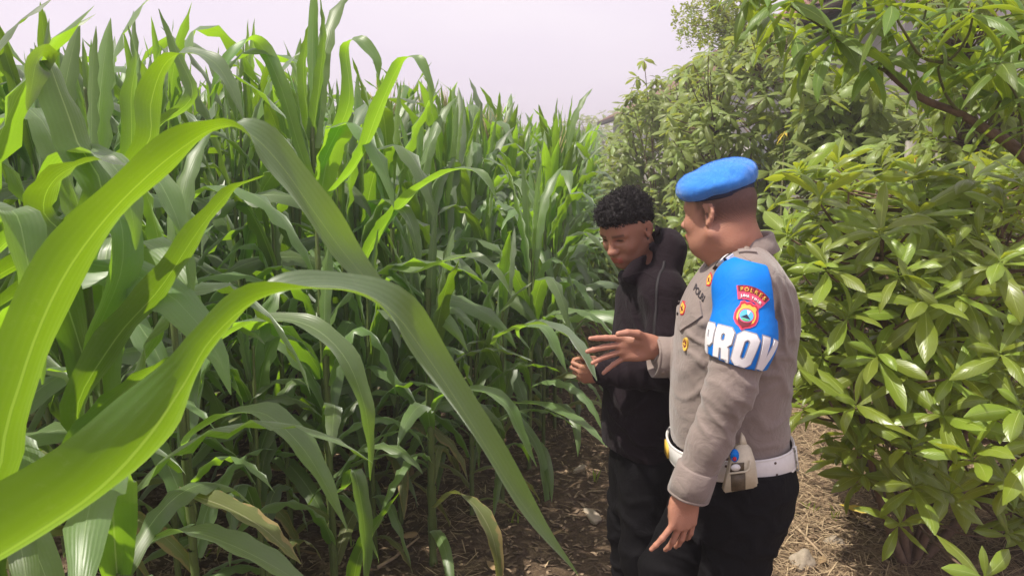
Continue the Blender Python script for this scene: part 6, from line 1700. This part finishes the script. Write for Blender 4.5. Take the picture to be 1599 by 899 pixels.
slab([(.004, .050), (.026, .050), (.020, .074), (.012, .088)], .005, .010, 'pouch_loop', 'cream_leather', pouch, .001)
# ---------------------------------------------------------------- the person in black
BYY = 2.36
boy = tag(empty('person', (at(1005, 700, BYY)[0], BYY, 0)), 'person with curly hair in a black hoodie, looking down at a leaf', 'person')
boyO = np.array(boy.location)
bhf = (-.63, -.63, -.40); BHF = frame(bhf, roll=.06); BHO = at(979, 357, BYY - .02)
bn0 = BHO + BHF @ A([-.035, 0, -.07]); bn1 = at(1012, 425, BYY)
bTF = (A([at(1012, 700, BYY)[0], BYY, 0.]), frame((-.94, -.34, 0)))
def bring(pf, pb, rv=.16, d=0.):
    a, b = at(*pf, BYY), at(*pb, BYY); ox = bTF[0][0]; return ((a[2] + b[2]) / 2, (-(a[0] - ox) - (b[0] - ox)) / 2 + d, 0, max(.05, (b[0] - a[0]) / 2 * .93), rv)
btor = sorted([bring((944, 715), (1050, 715), .15), bring((940, 665), (1053, 665), .155), bring((944, 610), (1056, 610), .15), bring((956, 555), (1060, 555), .155), bring((966, 505), (1064, 505), .165), bring((972, 460), (1058, 460), .15), bring((985, 430), (1045, 430), .10)])
bshL, bshR = at(1038, 462, BYY - .15), at(995, 462, BYY + .17)
belL, bwrL = at(1040, 580, BYY - .20), at(945, 582, BYY - .17)
belR, bwrR = at(990, 590, BYY + .10), at(925, 578, BYY - .02)
bhip = A([at(1003, 700, BYY)[0], BYY, btor[0][0]])
blegs = {}
for sgn, nm in ((-1, 'L'), (1, 'R')):
    hip = bhip + A([0, sgn * .08, .0]); blegs[nm] = (hip, A([hip[0] + (-.01 if nm == 'L' else -.03), BYY + sgn * .09, .46]), A([hip[0] + (.03 if nm == 'L' else 0), BYY + sgn * .09, .085]))
S = Field(A([.0, BYY - .36, -.01]), A([.66, BYY + .34, 1.74]), .0034)
head_sdf(S, BHO, BHF, k=.93, chubby=1.0)
S.cone(bn0, bn1, .048, .052, .03)
S.loft([(r[0], r[1], 0, r[3] - .03, r[4] - .03) for r in btor], bTF, k=.03)
S.chain([bshL, belL, bwrL], [.042, .034, .024], .03); S.chain([bshR, belR, bwrR], [.042, .034, .024], .03)
for nm in 'LR':
    S.chain(list(blegs[nm]), [.075, .050, .036], .03); a_ = blegs[nm][2]; S.cone(a_ + A([.02, 0, -.04]), a_ + A([-.14, 0, -.055]), .032, .025, .02)
# left hand: fingers curled round the leaf, back of the hand to us
f_ = np.array(Vector((-.93, -.1, -.05)).normalized()); y_ = A([0.05, -.2, 1.]); y_ -= f_ * y_.dot(f_); y_ /= np.linalg.norm(y_); nb_ = np.cross(f_, y_); nb_ = nb_ if nb_[1] < 0 else -nb_
bw1 = at(943, 581, BYY - .17); S.cone(bwrL, bw1, .026, .024, .02)
hand_sdf(S, bw1, np.stack([f_, y_, nb_], 1), [(.08, (.9, 1.0, .5)), (.0, (1.0, 1.1, .6)), (-.08, (1.1, 1.1, .6)), (-.16, (1.1, 1.1, .7))], [(.75, .45, -.55), (1, -.05, -.55), (.9, -.35, -.5)], k=.84)
f_ = np.array(Vector((-.97, -.15, .05)).normalized()); y_ = A([0.0, .1, 1.]); y_ -= f_ * y_.dot(f_); y_ /= np.linalg.norm(y_); nb_ = np.cross(f_, y_); nb_ = nb_ if nb_[1] > 0 else -nb_
bw2 = at(942, 575, BYY - .05); S.cone(bwrR, bw2, .026, .024, .02)
hand_sdf(S, bw2, np.stack([f_, y_, nb_], 1), [(.08, (.7, .9, .5)), (.0, (.8, 1.0, .6)), (-.08, (.9, 1.0, .6)), (-.16, (1.0, 1.0, .7))], [(.75, .45, -.55), (1, .1, -.45), (1, -.1, -.4)], k=.84)
V, Q = S.mesh(); V = relax(V, Q, 1, .4)
P = (V - BHO) @ BHF / .93; tint = np.ones((len(V), 3)); inh = (np.abs(P) < .15).all(1)
brow = np.exp(-((P[:, 2] - .020 - .10 * (np.abs(P[:, 1]) - .031) * 0) / .0045) ** 2) * (np.abs(np.abs(P[:, 1]) - .031) < .020) * (P[:, 0] > .05) * inh
tint = tint * (1 - brow[:, None] * .8) + A([.10, .1, .1]) * brow[:, None] * .8
lash = (np.abs(P[:, 2] - .001) < .0028) & (np.abs(np.abs(P[:, 1]) - .031) < .014) & (P[:, 0] > .07) & inh
tint[lash] = A([.15, .13, .13])
lip = (np.abs(P[:, 2] + .0695) < .0115) & (np.abs(P[:, 1]) < .025) & (P[:, 0] > .088) & inh; tint[lip] *= A([1.15, .72, .75])
scalp = inh & ((P[:, 2] > .040 + .25 * np.clip(P[:, 0], 0, .1)) | ((P[:, 0] < -.005) & (P[:, 2] > -.045))) & ~((np.abs(P[:, 1]) > .0765) & (P[:, 2] < .026) & (P[:, 0] > -.035)); tint[scalp] = A([.07, .06, .06])
link('body', mesh_np('body', V - boyO, Q, M['skin_b'], cols=tint), boy)
# hair: a close cap and many small curls
H_ = Field(BHO - .17, BHO + .17, .0034)
W_ = lambda x, y, z: BHO + BHF @ A([x, y, z]) * .93
H_.ell(W_(-.016, 0, .042), A([.100, .083, .084]) * .93, BHF, .02); H_.ell(W_(.040, 0, .082), A([.055, .060, .034]) * .93, BHF, .03)
H_.ell(W_(.030, 0, -.020), A([.092, .092, .078]) * .93, BHF, .012, 'sub'); H_.ell(W_(-.03, 0, -.12), A([.10, .10, .085]) * .93, BHF, .012, 'sub')
H_.ell(W_(-.012, .078, -.006), A([.026, .03, .030]) * .93, BHF, .008, 'sub'); H_.ell(W_(-.012, -.078, -.006), A([.026, .03, .030]) * .93, BHF, .008, 'sub')
X, Y, Z = H_.coords()
H_.f += (.0045 * np.sin(X * 210 + 3 * np.sin(Z * 60)) * np.sin(Y * 190 + 2 * np.sin(X * 70)) * np.sin(Z * 200 + 2 * np.sin(Y * 55))).astype(np.float32)
V, Q = H_.mesh(); SIL('hair', V, [300,310,320,330,340,350])
hair_o = link('hair', mesh_np('hair', V - boyO, Q, M['hair']), boy)
hr = np.random.default_rng(9); Pl = (V - BHO) @ BHF / .93
cand = np.where((Pl[:, 2] > .045) | ((Pl[:, 2] > .0) & (Pl[:, 0] < -.01)))[0]
r2 = np.linalg.norm(Pl[cand] - A([-.012, 0, .03]), axis=1); cand = cand[r2 > .075]; sel = hr.choice(cand, min(2300, len(cand)), replace=False)
cb = MB(); ctr = W_(-.012, 0, .02)
for i in sel:
    p_ = V[i]; n_ = p_ - ctr; n_ /= np.linalg.norm(n_); n_ = n_ + hr.normal(0, .35, 3); n_, a, b = perp(n_); hgt = hr.uniform(.005, .024) * (1.0 if Pl[i, 2] > .05 else .5); rad = hr.uniform(.0018, .0046); ph = hr.uniform(0, 6.28); turns = hr.uniform(1., 1.9)
    t_ = np.linspace(0, 1, 9)
    pts = [p_ - n_ * .003 + n_ * hgt * t + (a * math.cos(ph + 6.28 * turns * t) + b * math.sin(ph + 6.28 * turns * t)) * rad for t in t_]
    cb.tube(np.array(pts) - boyO, [.0010] * 8 + [.0004], 3, cap=False)
tag(cb.build('curls', M['hair'], hair_o), kind='stuff')
# hoodie
G = Field(A([.0, BYY - .40, .80]), A([.68, BYY + .36, 1.62]), .0046)
G.loft(btor, bTF, k=.03)
G.ell(bshL + A([0, .02, -.004]), (.068, .066, .062), None, .05); G.ell(bshR + A([0, -.02, -.004]), (.066, .066, .062), None, .05)
G.cone(bn1 + A([0, 0, -.04]), bshL + A([0, .02, .015]), .05, .045, .05); G.cone(bn1 + A([0, 0, -.04]), bshR, .05, .045, .05)
G.chain([bshL, (bshL + belL) / 2 + A([.006, -.01, 0]), belL, (belL + bwrL) / 2, bwrL], [.064, .064, .058, .050, .040], .03)
G.chain([bshR, belR, bwrR], [.062, .055, .040], .03)
G.cone(bwrL, at(938, 581, BYY - .17), .036, .034, .01)
# hood bunched behind the neck, and the high front of the collar
hd = at(1032, 398, BYY + .0)
G.ell(hd, (.068, .115, .092), frame((-.9, -.2, .45)), .03)
G.ell(at(1014, 432, BYY - .05), (.070, .085, .045), frame((-.9, -.2, -.35)), .03)
G.ell(at(985, 432, BYY - .02), (.040, .06, .030), frame((-.9, -.2, -.35)), .03)
G.cone(at(1046, 380, BYY - .06), at(1052, 425, BYY - .05), .020, .026, .02)
G.cone(at(1022, 360, BYY - .06), at(984, 432, BYY - .10), .020, .026, .02)      # rolled edge of the hood
G.ell(BHO + BHF @ A([.0, 0, -.035]), (.108, .094, .112), BHF, .010, 'sub')
G.cone(bn1 + A([-.01, 0, .0]), BHO, .060, .08, .01, 'sub')
X, Y, Z = G.coords()
crease(belL + A([.0, 0, .04]), .10, (.4, 0, 1), 95, .0080, .4, warp=1.6)
crease((belL + bwrL) / 2, .09, (1, 0, .3), 110, .0070, 1.3, warp=1.4)
crease(bwrL + A([.05, 0, 0]), .06, (1, 0, .1), 190, .0070, .3, warp=.8)
crease(at(985, 540, BYY - .12), .12, (.9, 0, .5), 70, .0080, 2., warp=1.5)
crease(at(1000, 660, BYY - .14), .13, (.4, 0, 1), 70, .0080, .9, warp=1.5)
crease(at(1030, 500, BYY - .16), .10, (1, 0, .3), 75, .0070, .2, warp=1.2)
crease(at(1035, 400, BYY - .08), .07, (1, 0, .8), 90, .0060, .5, warp=1.3)
hemz = at(1000, 694, BYY)[2]; G.f[:] = np.maximum(G.f, (hemz - Z + .006 * np.sin(X * 40)).astype(np.float32))
V, Q = G.mesh(); V = relax(V, Q, 1, .4)
SIL('hoodie', V, [360,380,400,430,460,500,540,600,640,680])
hood = link('hoodie', mesh_np('hoodie', V - boyO, Q, M['hoodie']), boy)
hood_bvh = BVHTree.FromPolygons([tuple(v) for v in V], [tuple(q) for q in Q])
_o = offO; offO = boyO
def bproj(o_px, right, up, d=(0, 1, 0), start=.3): return proj_cast(o_px, right, up, start, hood_bvh, d)
M['zip'] = simple_mat('zip', (.018, .015, .018), .6, .3, 300., .5)
seam_strip([(968, 442, BYY - .5), (970, 475, BYY - .5), (972, 520, BYY - .5), (972, 560, BYY - .5)], .008, .003, 'zip', 'zip', boy, bvh=hood_bvh, d=(.5, 1, 0))
seam_strip([(948, 672, BYY - .5), (980, 676, BYY - .5), (1030, 676, BYY - .5)], .004, .002, 'waistband_seam', 'hoodie', boy, bvh=hood_bvh)
seam_strip([(955, 655, BYY - .5), (975, 660, BYY - .5), (995, 668, BYY - .5)], .003, .002, 'pocket_edge', 'hoodie', boy, bvh=hood_bvh)
seam_strip([(1008, 472, BYY - .5), (1040, 462, BYY - .5), (1066, 470, BYY - .5)], .003, .002, 'sleeve_seam', 'hoodie', boy, bvh=hood_bvh)
# trousers
T = Field(A([.0, BYY - .30, .05]), A([.62, BYY + .30, .98]), .0054)
T.loft([bring((958, 800), (1034, 800), .14), bring((956, 750), (1040, 750), .14), bring((954, 700), (1044, 700), .135)][::-1][::-1], bTF, k=.03)
for nm in 'LR':
    h_, k_, a_ = blegs[nm]; T.cone(h_, k_, .084, .068, .03); T.cone(k_, a_ + A([0, 0, .02]), .068, .060, .03)
G = T; X, Y, Z = T.coords()
for nm in 'LR':
    crease(blegs[nm][1] + A([0, 0, .12]), .14, (.4, 0, 1), 75, .0060, .5, warp=1.6); crease(blegs[nm][1] + A([0, 0, -.12]), .14, (-.4, 0, 1), 70, .0060, 1.5, warp=1.6)
T.f[:] = np.maximum(T.f, (Z - hemz - .02).astype(np.float32)); T.f[:] = np.maximum(T.f, (.07 - Z).astype(np.float32))
V, Q = T.mesh(); V = relax(V, Q, 1, .4); SIL('btrousers', V, [720,760,800,850,899]); link('trousers', mesh_np('trousers', V - boyO, Q, M['black_cloth']), boy)
for nm in 'LR':
    a_ = blegs[nm][2]; sh = Field(a_ + A([-.22, -.08, -.09]), a_ + A([.12, .08, .06]), .006)
    sh.ell(a_ + A([-.01, 0, -.03]), (.06, .042, .05), None, .03); sh.ell(a_ + A([-.10, 0, -.045]), (.09, .045, .034), None, .03)
    XX, YY, ZZ = sh.coords(); sh.f[:] = np.maximum(sh.f, (a_[2] - .083 - ZZ).astype(np.float32)); V, Q = sh.mesh(); link('shoe', mesh_np('shoe', V - boyO, Q, M['shoe']), boy)
offO = _o
# ---------------------------------------------------------------- thin humid haze over the whole place
hz = MB(); hz.box((0, 200, 3.5), (1000, 900, 9.0))
hm = bpy.data.materials.new('haze'); hm.use_nodes = True
hn = hm.node_tree.nodes; hn.clear()
ho = hn.new('ShaderNodeOutputMaterial'); hv = hn.new('ShaderNodeVolumePrincipled')
hv.inputs['Color'].default_value = (.98, .95, .99, 1); hv.inputs['Density'].default_value = .008
hv.inputs['Anisotropy'].default_value = .3
hm.node_tree.links.new(hv.outputs[0], ho.inputs['Volume'])
tag(hz.build('haze', hm, smooth=False), 'thin pale haze in the humid air over the field', 'haze', kind='stuff')
